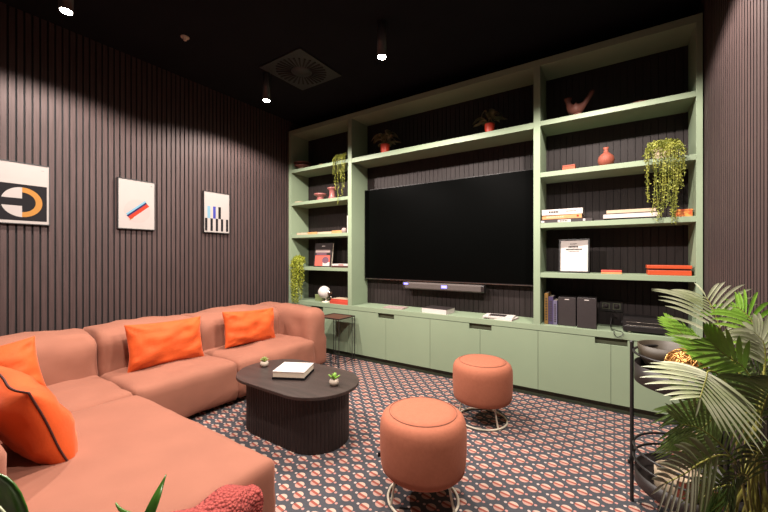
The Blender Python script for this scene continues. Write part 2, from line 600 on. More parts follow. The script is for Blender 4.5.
# ================================================================== CEILING LIGHTS
LX, LY = (-2.87, -1.50, -.13), (2.24, .73)
ll = {(0, 0): 'black ceiling cylinder spotlight nearest the far left corner, beside the vent',
      (1, 0): 'black ceiling cylinder spotlight hanging above the television, largest glare',
      (0, 1): 'black ceiling cylinder spotlight at the top left, above the framed prints',
      (2, 0): 'black ceiling cylinder spotlight above the right bay of the bookcase',
      (1, 1): 'black ceiling cylinder spotlight overhead between the chaise and the nearer stool',
      (2, 1): 'black ceiling cylinder spotlight overhead beside the right slatted wall'}
lamp0 = None
for j, y in enumerate(LY):
    for i, x in enumerate(LX):
        lb = ll[(i, j)]
        if lamp0 is None:
            t = lamp0 = thing('ceiling_spotlight', (x, y, ZC), lb, 'ceiling light', 'cylinder spotlights')
            MB().lathe([(.002, ZC - .265), (.036, ZC - .265), (.036, ZC), (.002, ZC)][1:3] and
                       [(.030, ZC - .262), (.036, ZC - .268), (.036, ZC)], (x, y, 0), 24).build('housing', 'black_metal', t)
            MB().lathe([(.0005, ZC - .2695), (.030, ZC - .2695), (.030, ZC - .2635)], (x, y, 0), 24).build('lens', 'glass_bulb', t)
        else:
            t = copy_tree(lamp0)
            t.location = (x, y, ZC)
            t['label'] = lb
            continue
        ld = bpy.data.lights.new('spot', 'SPOT')
        ld.energy = SPOT_W
        ld.color = SPOT_COL
        ld.spot_size = R(156)
        ld.spot_blend = .30
        ld.shadow_soft_size = .028
        lo = bpy.data.objects.new('spot_lamp', ld)
        lo.location = (0, 0, -.30)
        lo.parent = t
        col.objects.link(lo)

# ceiling vent
vx0, vx1, vy0, vy1 = -2.84, -2.25, 2.12, 2.66
vx0, vx1 = -2.82, -2.26
vc = ((vx0 + vx1) / 2, (vy0 + vy1) / 2)
t = thing('ceiling_vent', (vc[0], vc[1], ZC), 'dark square swirl air diffuser in the ceiling', 'ceiling vent')
mb = MB()
z0 = ZC - .012
hw = .275
mb.prism([(vc[0] - hw, vc[1] - hw), (vc[0] + hw, vc[1] - hw), (vc[0] + hw, vc[1] + hw), (vc[0] - hw, vc[1] + hw)], z0, ZC - .001)
mb.build('frame_plate', 'vent', t, .003)
mb = MB()
for k in range(30):
    a = 2 * PI * k / 30
    ca, sa = math.cos(a), math.sin(a)
    r0, r1, wd = .10, .24, .009
    ps = []
    for r_, s_ in ((r0, -1), (r1, -1.9), (r1, 1.9), (r0, 1)):
        ps.append((vc[0] + r_ * ca - s_ * wd * .5 * sa, vc[1] + r_ * sa + s_ * wd * .5 * ca))
    mb.prism(ps, z0 - .006, z0 + .001)
mb.build('swirl_blades', 'felt', t)
MB().lathe([(.002, z0 - .01), (.085, z0 - .01), (.095, z0)], (vc[0], vc[1], 0), 32).build('centre_disc', 'vent', t)
mb = MB().lathe([(.001, ZC - .03), (.012, ZC - .028), (.014, ZC - .012), (.03, ZC - .008), (.032, ZC)], (-2.949, 1.496, 0), 20)
tag(mb.build('smoke_sensor', 'concrete', loc=(-2.949, 1.496, ZC)), 'tiny round pale sensor on the dark ceiling', 'sensor')

# ================================================================== FRAMED PRINTS ON THE LEFT WALL
WX = XL + .0145


def disc(cy, cz, r, a0=0, a1=2 * PI, n=40):
    return [(cy + r * math.cos(a0 + (a1 - a0) * i / n), cz + r * math.sin(a0 + (a1 - a0) * i / n)) for i in range(n + (0 if abs(a1 - a0 - 2 * PI) < 1e-6 else 1))]


def flat(mb, poly, layer, mi):
    x = WX + .0205 + layer * .0004
    mb.add([(x, p[0], p[1]) for p in poly], [tuple(range(len(poly)))], mi)


def rect(y0, y1, z0, z1):
    return [(y0, z0), (y1, z0), (y1, z1), (y0, z1)]


def wall_print(y0, y1, z0, z1, label, art, mats):
    t = thing('framed_print', (WX, (y0 + y1) / 2, z0), label, 'framed print', 'prints on the left wall')
    mb = MB()
    f = .006
    mb.box(WX, WX + .024, y0, y1, z0, z0 + f)
    mb.box(WX, WX + .024, y0, y1, z1 - f, z1)
    mb.box(WX, WX + .024, y0, y0 + f, z0 + f, z1 - f)
    mb.box(WX, WX + .024, y1 - f, y1, z0 + f, z1 - f)
    mb.box(WX, WX + .012, y0 + f, y1 - f, z0 + f, z1 - f)
    mb.build('frame', 'black_metal' if len(mats) else 'black_metal', t)
    mb = MB()
    mb.box(WX + .012, WX + .0203, y0 + f, y1 - f, z0 + f, z1 - f)
    art(mb)
    mb.build('printed_sheet', ['poster'] + mats, t)
    return t


def art1(mb):
    flat(mb, rect(.528, .805, 1.458, 1.722), 0, 1)
    cy, cz, r = .672, 1.592, .108
    flat(mb, disc(cy, cz, r, PI / 2, 3 * PI / 2), 1, 2)
    flat(mb, rect(.50 + .03, cy, cz - .027, cz + .027), 2, 1)
    outer = disc(cy, cz, r, -PI / 2, PI / 2)
    inner = disc(cy, cz, r - .036, PI / 2, -PI / 2)
    for i in range(40):
        flat(mb, [outer[i], outer[i + 1], inner[39 - i], inner[40 - i]], 1, 3)
    flat(mb, rect(.775, .79, 1.838, 1.842), 0, 4)


wall_print(.50, .823, 1.432, 1.882, 'framed print of a black panel with a split white and amber circle', art1, ['black_ink', 'poster', 'amber', 'grey_ink'])


def art2(mb):
    flat(mb, disc(1.41, 1.605, .105), 0, 1)
    a = R(41)
    ca, sa = math.cos(a), math.sin(a)

    def bar(o0, o1, l0, l1, mi):
        ps = []
        for l_, o_ in ((l0, o0), (l1, o0), (l1, o1), (l0, o1)):
            ps.append((1.413 + l_ * ca - o_ * sa, 1.612 + l_ * sa + o_ * ca))
        flat(mb, ps, 1, mi)
    bar(.016, .034, -.095, .105, 2)
    bar(.004, .018, -.10, .10, 3)
    bar(-.026, .004, -.10, .10, 4)
    bar(-.03, -.024, -.11, -.07, 5)
    flat(mb, rect(1.518, 1.53, 1.842, 1.850), 0, 6)


wall_print(1.258, 1.556, 1.44, 1.887, 'framed print of diagonal blue and red bars on a blush circle', art2, ['blush', 'sky_blue', 'navy', 'redink', 'amber', 'grey_ink'])


def art3(mb):
    y0, z0, W_, H_ = 2.019, 1.449, .298, .441
    for u0, u1 in ((.05, .14), (.25, .34), (.45, .54), (.65, .74), (.85, .94)):
        flat(mb, rect(y0 + u0 * W_, y0 + u1 * W_, z0 + .045 * H_, z0 + .35 * H_), 0, 1)
    for u0, u1, mi in ((.14, .25, 2), (.35, .45, 3), (.55, .65, 1)):
        flat(mb, rect(y0 + u0 * W_, y0 + u1 * W_, z0 + .35 * H_, z0 + .645 * H_), 0, mi)


wall_print(2.019, 2.317, 1.449, 1.89, 'framed print of black, light blue and violet upright bars', art3, ['black_ink', 'sky_blue', 'royal'])

# ================================================================== SOFA
sofa = thing('sectional_sofa', (-2.6, 1.4, 0), 'large salmon pink L-shaped sofa along the slatted wall with a wide chaise', 'sofa')
SZ = .356


def part(name, args, mat_='sofa', **kw):
    mb = MB()
    softbox(mb, *args, **kw)
    return weld(mb.build(name, mat_, sofa))


for i, (a, b) in enumerate(((1.715, 2.60), (.975, 1.713), (.20, .973))):
    x1 = -2.545 if i < 2 else -2.512
    part('seat', (-3.2, x1, a, b, .035, SZ - .012), r=(.05, .035, .05), crown=(.012, .0, .022), wr=.010, seed=i, fscale=6, bottom_r=.03)
part('chaise_seat', (-2.510, -1.200, -.02, .995, .035, SZ - .015), r=(.035, .05, .045), crown=(.012, .012, .016), wr=.007, seed=7, fscale=3.5, bottom_r=.03)
for i, (a, b) in enumerate(((1.715, 2.62), (.975, 1.713), (.22, .973), )):
    part('backrest', (-3.555, -3.10, a, b, .05, .635), r=(.10, .028, .10), crown=(.02, .0, .028), wr=.015, seed=11 + i, fscale=6.5, bottom_r=.03)
part('armrest', (-3.56, -2.622, 2.585, 2.838, .035, .635), r=.085, crown=(.01, .01, .02), wr=.012, seed=21, bottom_r=.03)
part('armrest', (-3.56, -1.575, -.03, .270, .035, .63), r=.085, crown=(.01, .01, .02), wr=.012, seed=22, bottom_r=.03)


def pillow(name, center, wdir, hdir, W_, H_, T, label, seed=0, piping=True, amp=1.0):
    wdir = Vector(wdir).normalized()
    hdir = Vector(hdir)
    hdir = (hdir - wdir * hdir.dot(wdir)).normalized()
    nd = wdir.cross(hdir)
    c = Vector(center)
    t = thing(name, center, label, 'cushion', 'orange velvet cushions')
    N = 26
    mb = MB()
    edge = []

    def pos(u, v, s):
        # concave edges, pointed corners
        e = 1 - .07 * (1 - v * v) * u * u
        g = 1 - .07 * (1 - u * u) * v * v
        x = u * e * W_ / 2
        y = v * g * H_ / 2
        th = (max(0, 1 - u ** 4) * max(0, 1 - v ** 4)) ** .55 * (1 - .35 * (u * u + v * v) / 2)
        q = Vector((u * 2.3 + seed * 3.7, v * 2.3, seed + s * 4))
        wr = noise.noise(q) * .022 + noise.noise(q * 2.4) * .013 + noise.noise(q * 5) * .005
        # puckers radiating from the corners
        ang = math.atan2(1.05 - abs(v), 1.05 - abs(u))
        wr += math.sin(ang * 11) * .011 * max(0, abs(u) + abs(v) - .95)
        wr *= amp
        th2 = th * T / 2 + wr * min(1, th * 2.2)
        sag = noise.noise(Vector((u, v, seed))) * .02
        return c + wdir * x + hdir * y + nd * (s * max(th2, 0) + sag)
    cs = [math.sin((i / N - .5) * PI) for i in range(N + 1)]
    for s in (-1, 1):
        vs = [pos(u, v, s) for v in cs for u in cs]
        fs = []
        for j in range(N):
            for i in range(N):
                q = (j * (N + 1) + i, j * (N + 1) + i + 1, (j + 1) * (N + 1) + i + 1, (j + 1) * (N + 1) + i)
                fs.append(q if s > 0 else q[::-1])
        mb.add(vs, fs, 0, True)
    weld(mb.build('cushion_cover', 'velvet', t))
    if piping:
        lp = [pos(u, -1, 0) for u in cs[:-1]] + [pos(1, v, 0) for v in cs[:-1]] + [pos(-u, 1, 0) for u in cs[:-1]] + [pos(-1, -v, 0) for v in cs[:-1]]
        MB().tube(lp, .0042, 6, closed=True).build('piping', 'piping', t)
    return t


pillow('throw_cushion', (-2.950, 1.360, .520), (.02, 1, -.02), (-.22, .02, 1), .56, .345, .17, 'orange velvet cushion leaning on the middle of the sofa back', 1, False)
pillow('throw_cushion', (-2.950, 2.120, .515), (.03, 1, -.05), (-.22, .09, 1), .56, .33, .16, 'orange velvet cushion beside the far sofa arm', 2, False)
pillow('throw_cushion', (-2.90, .425, .520), (.12, 1, .16), (-.3, -.16, 1), .40, .35, .17, 'orange velvet cushion leaning on the near end of the sofa back', 3, False)
pillow('throw_cushion', (-2.10, .405, .515), (1, .12, -.10), (-.02, -.36, .9), .50, .43, .19, 'large orange velvet cushion leaning on the near sofa arm, dark piping facing us', 4, True, .5)

# knitted throw over the end of the chaise
random.seed(5)


def throw_blanket():
    mb = MB()
    nu, nv = 60, 34
    vs, fs = [], []
    y0, y1 = .10, .86
    for j in range(nv + 1):
        v = j / nv
        for i in range(nu + 1):
            u = i / nu
            y = y0 + (y1 - y0) * u
            fold = .020 * math.sin(u * 24 + 2.2 * v) + .012 * noise.noise(Vector((u * 6, v * 5, 3)))
            edge = .03 * noise.noise(Vector((u * 3, 9, 0)))
            s = v * .55 + edge   # running length from the top inwards end to the hanging end
            if s < .05:
                x = -1.245 + s
                z = SZ + .012 + fold * .6
            elif s < .13:
                a = (s - .05) / .08 * PI / 2
                x = -1.195 + .055 * math.sin(a) + fold * .9 * math.sin(a)
                z = SZ - .043 + .055 * math.cos(a) + fold * .6 * math.cos(a)
            else:
                x = -1.14 + fold * .9
                z = SZ - .043 - (s - .13) * .55
            x += .022
            z -= .022 + .03 * max(0, (y - .66) / .18) ** 1.5
            vs.append((x, y + .01 * math.sin(v * 9), z))
    for j in range(nv):
        for i in range(nu):
            fs.append((j * (nu + 1) + i, j * (nu + 1) + i + 1, (j + 1) * (nu + 1) + i + 1, (j + 1) * (nu + 1) + i))
    mb.add(vs, fs, 0, True)
    o = mb.build('knitted_throw', 'knit', loc=(-1.2, .5, SZ))
    s_ = o.modifiers.new('solid', 'SOLIDIFY')
    s_.thickness = .012
    s_.offset = 1
    return tag(o, 'coral red knitted throw draped over the end of the chaise', 'blanket')


throw_blanket()


# ================================================================== COFFEE TABLE
def stad(cx, cy, a, b, n=64):
    out = []
    for i in range(n):
        t_ = 2 * PI * (i + .5) / n
        x_ = b * math.cos(t_)
        out.append((cx + x_ + ((a - b) if x_ >= 0 else -(a - b)), cy + b * math.sin(t_)))
    return out


CX, CY, CA, CB = -1.841, 1.686, .473, .278
t = thing('coffee_table', (CX, CY, 0), 'dark wood oval coffee table with a fluted drum base', 'coffee table')
mb = MB()
mb.prism(stad(CX, CY, CA - .006, CB - .006), .352, .356)
mb.prism(stad(CX, CY, CA, CB), .356, .370)
mb.prism(stad(CX, CY, CA - .002, CB - .002), .370, .373)
mb.build('table_top', 'table', t, .001)
base = stad(CX, CY, CA - .064, CB - .064, 360)
# resample evenly, flutes by in/out offset
pts = [Vector(p) for p in base]
L = [0]
for i in range(len(pts)):
    L.append(L[-1] + (pts[(i + 1) % len(pts)] - pts[i]).length)
NF = 84
poly = []
k = 0
for i in range(NF * 6):
    s = L[-1] * i / (NF * 6)
    while L[k + 1] < s:
        k += 1
    q = pts[k].lerp(pts[(k + 1) % len(pts)], (s - L[k]) / max(1e-9, L[k + 1] - L[k]))
    tn = (pts[(k + 1) % len(pts)] - pts[k]).normalized()
    nrm = Vector((tn.y, -tn.x))
    off = .004 * abs(math.sin(PI * i / 6)) ** .6 - .006
    q = q + nrm * off
    poly.append((q.x, q.y))
MB().prism(poly, .0, .3518).build('fluted_base', 'flute', t)

# white book on the table
BKP = (-1.865, 1.685, .373)
t = thing('coffee_table_book', BKP, 'thick white patterned book lying on the coffee table', 'book')
mt = Matrix.Translation(BKP) @ Matrix.Rotation(R(27), 4, 'Z')
MB().box(-.112, .112, -.105, .105, 0, .014, 0, mt).build('back_cover', 'black_ink', t)
MB().box(-.108, .108, -.101, .101, .0142, .050, 0, mt).build('pages', 'pages', t, .002)
mb = MB()
mb.box(-.110, .110, -.103, .103, .0502, .055, 0, mt)
random.seed(12)
for i in range(6):
    for j in range(5):
        x = -.092 + i * .032
        y = -.082 + j * .036
        if (i + j) % 3 != 0:
            mb.box(x, x + .017, y, y + .004, .055, .0554, 1, mt)
        if (i * 2 + j) % 3:
            mb.box(x + .003, x + .007, y + .004, y + .020, .055, .0554, 1, mt)
mb.build('cover', ['white', 'grey_ink'], t, .0005)


def succ(loc, label, kind):
    t = thing('potted_succulent', loc, label, 'potted plant')
    x, y, z = loc
    MB().lathe([(.016, z + .0), (.028, z + .010), (.031, z + .024), (.026, z + .038), (.021, z + .040), (.019, z + .034)], (x, y, 0), 20).build('pot', 'concrete', t)
    mb = MB()
    if kind:
        for k, (a, l_, tl) in enumerate(((.3, .05, .9), (2.2, .052, 1.0), (3.8, .045, .8), (5.2, .05, .8), (1.2, .04, .35), (4.5, .04, .3))):
            d = Vector((math.cos(a) * math.sin(tl), math.sin(a) * math.sin(tl), math.cos(tl)))
            rot = d.to_track_quat('Z', 'Y').to_matrix()
            mb.ball(Vector((x, y, z + .036)) + d * l_ * .55, .011, .006, l_ * .55, 8, 6, 0, rot)
    else:
        for k in range(14):
            a = k * 2.4
            tl = .2 + .07 * k
            d = Vector((math.cos(a) * math.sin(tl), math.sin(a) * math.sin(tl), math.cos(tl)))
            rot = d.to_track_quat('Z', 'Y').to_matrix()
            mb.ball(Vector((x, y, z + .036)) + d * .018, .007, .004, .020, 8, 6, 0, rot)
    mb.build('leaves', 'bright_leaf' if kind else 'succulent', t)


succ((-1.50, 1.69, .373), 'small stone pot with plump bright green leaves on the right of the coffee table', 1)
succ((-2.19, 1.69, .373), 'small stone pot with a pale succulent on the left of the coffee table', 0)


# ================================================================== STOOLS
def stool(cx, cy, label, src=None, rot=0):
    if src:
        t = copy_tree(src)
        t.location = (cx, cy, 0)
        t.rotation_euler.z = rot
        t['label'] = label
        return t
    t = thing('round_stool', (cx, cy, 0), label, 'stool', 'round upholstered stools')
    Rr = .212
    prof = [(.03, .152), (.16, .152), (.190, .158), (.203, .172), (.208, .20), (Rr, .26), (Rr, .35), (.2095, .385), (.200, .412), (.182, .428), (.160, .4345)]
    mb = MB().lathe(prof, (cx, cy, 0), 64)
    mb.build('padded_body', 'stool', t)
    prof = [(.161, .433), (.158, .437), (.13, .440), (.08, .442), (.001, .443)]
    MB().lathe(prof, (cx, cy, 0), 64).build('seat_panel', 'stool', t)
    ring = [(cx + .165 * math.cos(2 * PI * i / 64), cy + .165 * math.sin(2 * PI * i / 64), .4350) for i in range(64)]
    MB().tube(ring, .0013, 6, closed=True).build('seam', 'seam', t)
    ring = [(cx + .172 * math.cos(2 * PI * i / 64), cy + .172 * math.sin(2 * PI * i / 64), .008) for i in range(64)]
    MB().tube(ring, .0065, 8, closed=True).build('base_ring', 'white_metal', t)
    ring = [(cx + .145 * math.cos(2 * PI * i / 64), cy + .145 * math.sin(2 * PI * i / 64), .148) for i in range(64)]
    MB().tube(ring, .0050, 8, closed=True).build('upper_ring', 'white_metal', t)
    for k in range(3):
        a = R(117 + 120 * k)
        c_, s_ = math.cos(a), math.sin(a)
        p, q = -s_, c_
        pts = []
        for o_, r_, z_ in ((-.012, .145, .150), (-.010, .152, .10), (-.008, .162, .05), (-.006, .171, .012)):
            pts.append((cx + r_ * c_ + o_ * p, cy + r_ * s_ + o_ * q, z_))
        MB().tube(bez(pts, 8), .0062, 8).build('leg', 'white_metal', t)
    # little dark tab in the side seam
    a = R(213)
    mt = Matrix.Translation((cx + (Rr - .001) * math.cos(a), cy + (Rr - .001) * math.sin(a), .205)) @ Matrix.Rotation(a, 4, 'Z')
    MB().box(-.004, .012, -.001, .001, 0, .022, 0, mt).build('fabric_tab', 'black_ink', t)
    return t


s0 = stool(-.793, 1.549, 'nearer coral round stool on white wire legs, in front of the coffee table')
stool(-.812, 2.535, 'farther coral round stool on white wire legs, close to the cupboards', s0, R(-29))

# ================================================================== SIDE TABLE
SX0, SX1, SY0, SY1, STZ = -2.79, -2.475, 2.868, 3.140, .520
t = thing('wire_side_table', ((SX0 + SX1) / 2, (SY0 + SY1) / 2, 0), 'slim black wire side table with a dark red top behind the sofa arm', 'side table')
MB().box(SX0, SX1, SY0, SY1, STZ - .012, STZ - .004).build('table_top', 'brown_top', t, .001)
rr = .0045
for x in (SX0, SX1):
    for y in (SY0, SY1):
        MB().tube([(x, y, 0), (x, y, STZ)], rr, 8).build('leg', 'black_metal', t)
for z in (STZ - .002, .035):
    mb = MB()
    mb.tube([(SX0, SY0, z), (SX1, SY0, z)], rr, 8)
    mb.tube([(SX0, SY1, z), (SX1, SY1, z)], rr, 8)
    mb.tube([(SX0, SY0, z), (SX0, SY1, z)], rr, 8)
    mb.tube([(SX1, SY0, z), (SX1, SY1, z)], rr, 8)
    mb.build('rim_rods', 'black_metal', t)
MB().tube([(SX1 - .045, SY0, .03), (SX1 - .045, SY0, STZ - .01)], rr, 8).build('leg', 'black_metal', t)
MB().tube([(SX1 - .0, SY1 - .045, .03), (SX1 - .0, SY1 - .045, STZ - .01)], rr, 8).build('leg', 'black_metal', t)

# ================================================================== TELEVISION AND SOUNDBAR
TX0, TX1, TZ0, TZ1 = -2.545, -.60, .922, 2.00
t = thing('television', ((TX0 + TX1) / 2, 3.44, TZ0), 'very large black flat television filling the middle bay', 'television')
MB().box(TX0, TX1, 3.425, 3.465, TZ0, TZ1).build('housing', 'black_plastic', t, .003)
MB().box(TX0 + .008, TX1 - .008, 3.4235, 3.4252, TZ0 + .014, TZ1 - .008).build('screen', 'screen', t)
MB().box(TX0 + .002, TX1 - .002, 3.4225, 3.425, TZ0 + .001, TZ0 + .005).build('bottom_trim', 'chrome', t)
MB().box(-2.1, -1.0, 3.465, 3.503, 1.2, 1.7).build('wall_bracket', 'black_metal', t)
a = on_y(405, 280, 3.37).x
b = on_y(482, 280, 3.40).x
t = thing('soundbar', ((a + b) / 2, 3.42, .84), 'long grey soundbar mounted under the television', 'soundbar')
mb = MB()
prof = [(3.365, .85), (3.375, .838), (3.43, .838), (3.44, .85), (3.44, .90), (3.43, .912), (3.375, .912), (3.365, .90)]
mb.prism(prof, a, b, 'x')
mb.build('body', 'soundbar', t, .002)
MB().prism([(p[0], p[1]) for p in prof], a - .03, a - .0005, 'x').build('end_cap', 'black_plastic', t, .002)
MB().prism([(p[0], p[1]) for p in prof], b + .0005, b + .03, 'x').build('end_cap', 'black_plastic', t, .002)
MB().box(a + .44, a + .50, 3.361, 3.365, .865, .893).build('display_light', 'blue_led', t)
MB().box(a + .10 - .11, a + .10 - .06, 3.361, 3.365, .885, .902).build('standby_light', 'blue_led', t)
MB().box((a + b) / 2 - .3, (a + b) / 2 + .3, 3.44, 3.503, .86, .89).build('wall_bracket', 'black_metal', t)


# ================================================================== BOOKS
def book(c, w_, d_, h_, rz, label, cover, pages='pages', marks=None, group='books and magazines', spine=-1, name='book', cat='book', inks=('black_ink',)):
    """flat-lying book; c = centre of its underside, spine faces the room"""
    t = thing(name, c, label, cat, group)
    mt = Matrix.Translation(c) @ Matrix.Rotation(R(rz), 4, 'Z')
    ct = min(.003, h_ * .22)
    mb = MB()
    mb.box(-w_ / 2, w_ / 2, -d_ / 2, d_ / 2, 0, ct, 0, mt)
    mb.box(-w_ / 2, w_ / 2, -d_ / 2, d_ / 2, h_ - ct, h_, 0, mt)
    mb.box(-w_ / 2, w_ / 2, -d_ / 2, -d_ / 2 + ct, ct, h_ - ct, 0, mt)
    if marks:
        for (u0, u1, v0, v1, mi) in marks:
            mb.box(-w_ / 2 + u0 * w_, -w_ / 2 + u1 * w_, -d_ / 2 - .0006, -d_ / 2, v0 * h_, v1 * h_, mi, mt)
    mb.build('cover', [cover] + list(inks), t)
    MB().box(-w_ / 2 + .003, w_ / 2 - .003, -d_ / 2 + ct, d_ / 2 - .004, ct, h_ - ct, 0, mt).build('pages', pages, t)
    return t


def word(u0, n, cw, v0, v1, mi=1):
    return [(u0 + i * cw, u0 + i * cw + cw * .7, v0, v1, mi) for i in range(n)]


# worktop, middle bay
p = on_y(396, 300, 3.32).x
book((p, 3.315, WT), .24, .15, .012, 4, 'thin pale pink magazine lying on the worktop, left of the thick book', 'blush', marks=None, inks=('black_ink',), name='magazine', cat='magazine')
p = on_y(438, 300, 3.30).x
book((p, 3.31, WT), .275, .20, .045, -3, 'thick book with a dark cover and white page edges under the soundbar', 'white', 'white')
MB_ = MB()
tt = bpy.data.objects['book']
mt = Matrix.Translation((p, 3.31, WT)) @ Matrix.Rotation(R(-3), 4, 'Z')
MB().box(-.1375, .1375, -.10, .10, .0452, .0475, 0, mt).build('dust_jacket', 'dark_cover', tt)
p = on_y(500, 310, 3.28).x
mz = book((p, 3.30, WT), .27, .19, .014, -6, 'white magazine lying on the worktop just left of the right upright', 'white', 'pink', name='magazine', cat='magazine')
book((p - .01, 3.295, WT + .0142), .26, .18, .012, 4, 'magazine with a dark picture cover, topmost on the white magazine', 'white', 'white', name='magazine', cat='magazine')
mt = Matrix.Translation((p - .01, 3.295, WT + .0142)) @ Matrix.Rotation(R(4), 4, 'Z')
MB().box(-.09, .06, -.05, .07, .0121, .0128, 0, mt).build('cover_picture', 'dark_cover', bpy.data.objects['magazine.002'])

# right bay, third shelf: stacks
Z3 = SH[2]
x0 = -.518
bx = on_y(583, 215, 3.23).x
book(((x0 + bx) / 2 + .02, 3.305, Z3), bx - x0 + .09, .22, .024, 0, 'dark book at the bottom of the left stack, white title on its spine', 'dark_cover', marks=[(.38, .62, .1, .9, 1), (.05, .12, .2, .8, 1), (.84, .88, .2, .9, 1)] + word(.42, 5, .03, .3, .7, 2), inks=('white', 'black_ink'))
book(((x0 + bx) / 2, 3.30, Z3 + .0243), bx - x0, .21, .006, 1, 'thin dark red book second from the bottom of the left stack', 'piping')
book(((x0 + bx) / 2, 3.30, Z3 + .0306), bx - x0 - .01, .20, .034, -1, 'tan spined book in the middle of the left stack', 'tan', marks=word(.12, 9, .05, .3, .7) + [(.88, .93, .3, .75, 2)], inks=('cream', 'redink'))
book(((x0 + bx) / 2 + .002, 3.30, Z3 + .0649), bx - x0 - .004, .21, .045, 0, 'thick white book with black title, topmost of the left stack', 'white', 'white', marks=word(.18, 6, .042, .33, .7) + word(.6, 8, .032, .42, .68, 2), inks=('black_ink', 'grey_ink'))
xa, xb = on_y(603, 215, 3.23).x, on_y(655, 215, 3.23).x
book(((xa + xb) / 2 - .14, 3.33, Z3), .16, .20, .012, 0, 'thin charcoal booklet lying between the two book stacks', 'dark_cover', 'dark_cover', name='booklet', cat='booklet')
book(((xa + xb) / 2 - .00, 3.315, Z3), xb - xa, .22, .012, 0, 'brown magazine at the bottom of the white magazine stack', 'dark_cover', 'tan', name='magazine', cat='magazine')
book(((xa + xb) / 2 + .008, 3.30, Z3 + .0123), xb - xa + .02, .22, .030, 3, 'thick white magazine in the middle of the magazine stack', 'white', 'white', name='magazine', cat='magazine')
book(((xa + xb) / 2 + .01, 3.31, Z3 + .0426), xb - xa - .03, .21, .008, -2, 'thin dark magazine third in the magazine stack', 'dark_cover', 'white', name='magazine', cat='magazine')
book(((xa + xb) / 2 + .01, 3.31, Z3 + .0509), xb - xa - .02, .21, .024, 2, 'grey-pink magazine topmost of the magazine stack', 'cream', 'cream', name='magazine', cat='magazine')
xa, xb = on_y(676, 212, 3.25).x, .455
t = thing('mottled_box', ((xa + xb) / 2, 3.30, Z3), 'mottled orange box beside the right upright, behind the trailing plant', 'box')
MB().box(xa, xb, 3.24, 3.36, Z3, Z3 + .042).build('box_body', 'orange_spot', t, .002)
MB().box(xa - .002, xb + .002, 3.238, 3.362, Z3 + .0425, Z3 + .056).build('lid', 'orange_spot', t, .002)

# fourth shelf
Z4 = SH[3]
xa, xb = on_y(558.5, 250, 3.28).x, on_y(589.5, 250, 3.28).x
tilt = Matrix.Translation((xa, 3.29, Z4 + .002)) @ Matrix.Rotation(R(-6), 4, 'X') @ Matrix.Rotation(R(-6), 4, 'Z')
W_ = xb - xa
Hh = .280
t = thing('leaning_print', (xa + W_ / 2, 3.30, Z4), 'white printed sheet in a thin dark frame leaning on the right-hand shelf', 'framed print')
mb = MB()
f = .011
mb.box(0, W_, 0, .018, 0, f, 0, tilt)
mb.box(0, W_, 0, .018, Hh - f, Hh, 0, tilt)
mb.box(0, f, 0, .018, f, Hh - f, 0, tilt)
mb.box(W_ - f, W_, 0, .018, f, Hh - f, 0, tilt)
mb.box(f, W_ - f, .010, .016, f, Hh - f, 0, tilt)
mb.build('frame', 'black_metal', t)
mb = MB().box(f, W_ - f, .006, .0098, f, Hh - f, 0, tilt)
for (u0, u1, v0, v1) in ((.36, .60, .87, .90), (.30, .66, .76, .82), (.20, .80, .68, .735), (.3, .7, .63, .65)):
    n = max(4, int((u1 - u0) * 22))
    for i in range(n):
        xx = f + (u0 + (u1 - u0) * i / n) * (W_ - 2 * f)
        mb.box(xx, xx + (u1 - u0) / n * .75 * (W_ - 2 * f), .0054, .006, f + v0 * (Hh - 2 * f), f + v1 * (Hh - 2 * f), 1, tilt)
mb.build('printed_sheet', ['white', 'black_ink'], t)
xa, xb = on_y(601, 273, 3.24).x, on_y(622, 273, 3.24).x
t = thing('small_orange_case', ((xa + xb) / 2, 3.26, Z4), 'small pale orange flat case in the middle of the fourth shelf', 'case')
MB().box(xa, xb, 3.235, 3.30, Z4, Z4 + .014).build('case_base', 'tan', t, .003)
MB().box(xa, xb, 3.235, 3.30, Z4 + .0145, Z4 + .030).build('case_lid', 'red', t, .003)
xa, xb = on_y(647, 270, 3.24).x, .452
t = thing('orange_tray_box', ((xa + xb) / 2, 3.30, Z4), 'bright orange flat box with a dark slot, beside the right upright', 'box')
MB().box(xa + .004, xb - .002, 3.232, 3.38, Z4, Z4 + .036).build('box_base', 'orange', t, .003)
MB().box(xa + .010, xb - .008, 3.240, 3.375, Z4 + .0363, Z4 + .047).build('inner_tray', 'piping', t)
MB().box(xa, xb, 3.228, 3.385, Z4 + .0475, Z4 + .072).build('lid', 'orange', t, .003)

# standing books and speakers on the worktop, right bay
xs = [on_y(q, 300, 3.25).x for q in (544.5, 548.3, 553.2, 557.3)]
for i, (cv, h_, lb) in enumerate((('yellow', .262, 'ochre book standing leftmost on the worktop beside the speakers'),
                                  ('purple', .235, 'purple book standing second from the left beside the speakers'),
                                  ('lilac', .205, 'lilac book standing between the purple book and the speakers'))):
    a, b = xs[i] + .001, xs[i + 1] - .001
    t = thing('standing_book', ((a + b) / 2, 3.32, WT), lb, 'book', 'standing books beside the speakers')
    mb = MB()
    mb.box(a, a + .003, 3.245, 3.415, WT, WT + h_)
    mb.box(b - .003, b, 3.245, 3.415, WT, WT + h_)
    mb.box(a, b, 3.242, 3.246, WT, WT + h_)
    n = 9
    for q in range(n):
        z = WT + h_ * (.12 + .76 * q / n)
        mb.box(a + .007, b - .007, 3.2413, 3.242, z, z + h_ * .05, 1)
    mb.build('cover', [cv, 'dark_cover'], t)
    MB().box(a + .003, b - .003, 3.246, 3.41, WT + .003, WT + h_ - .003).build('pages', 'pages', t)


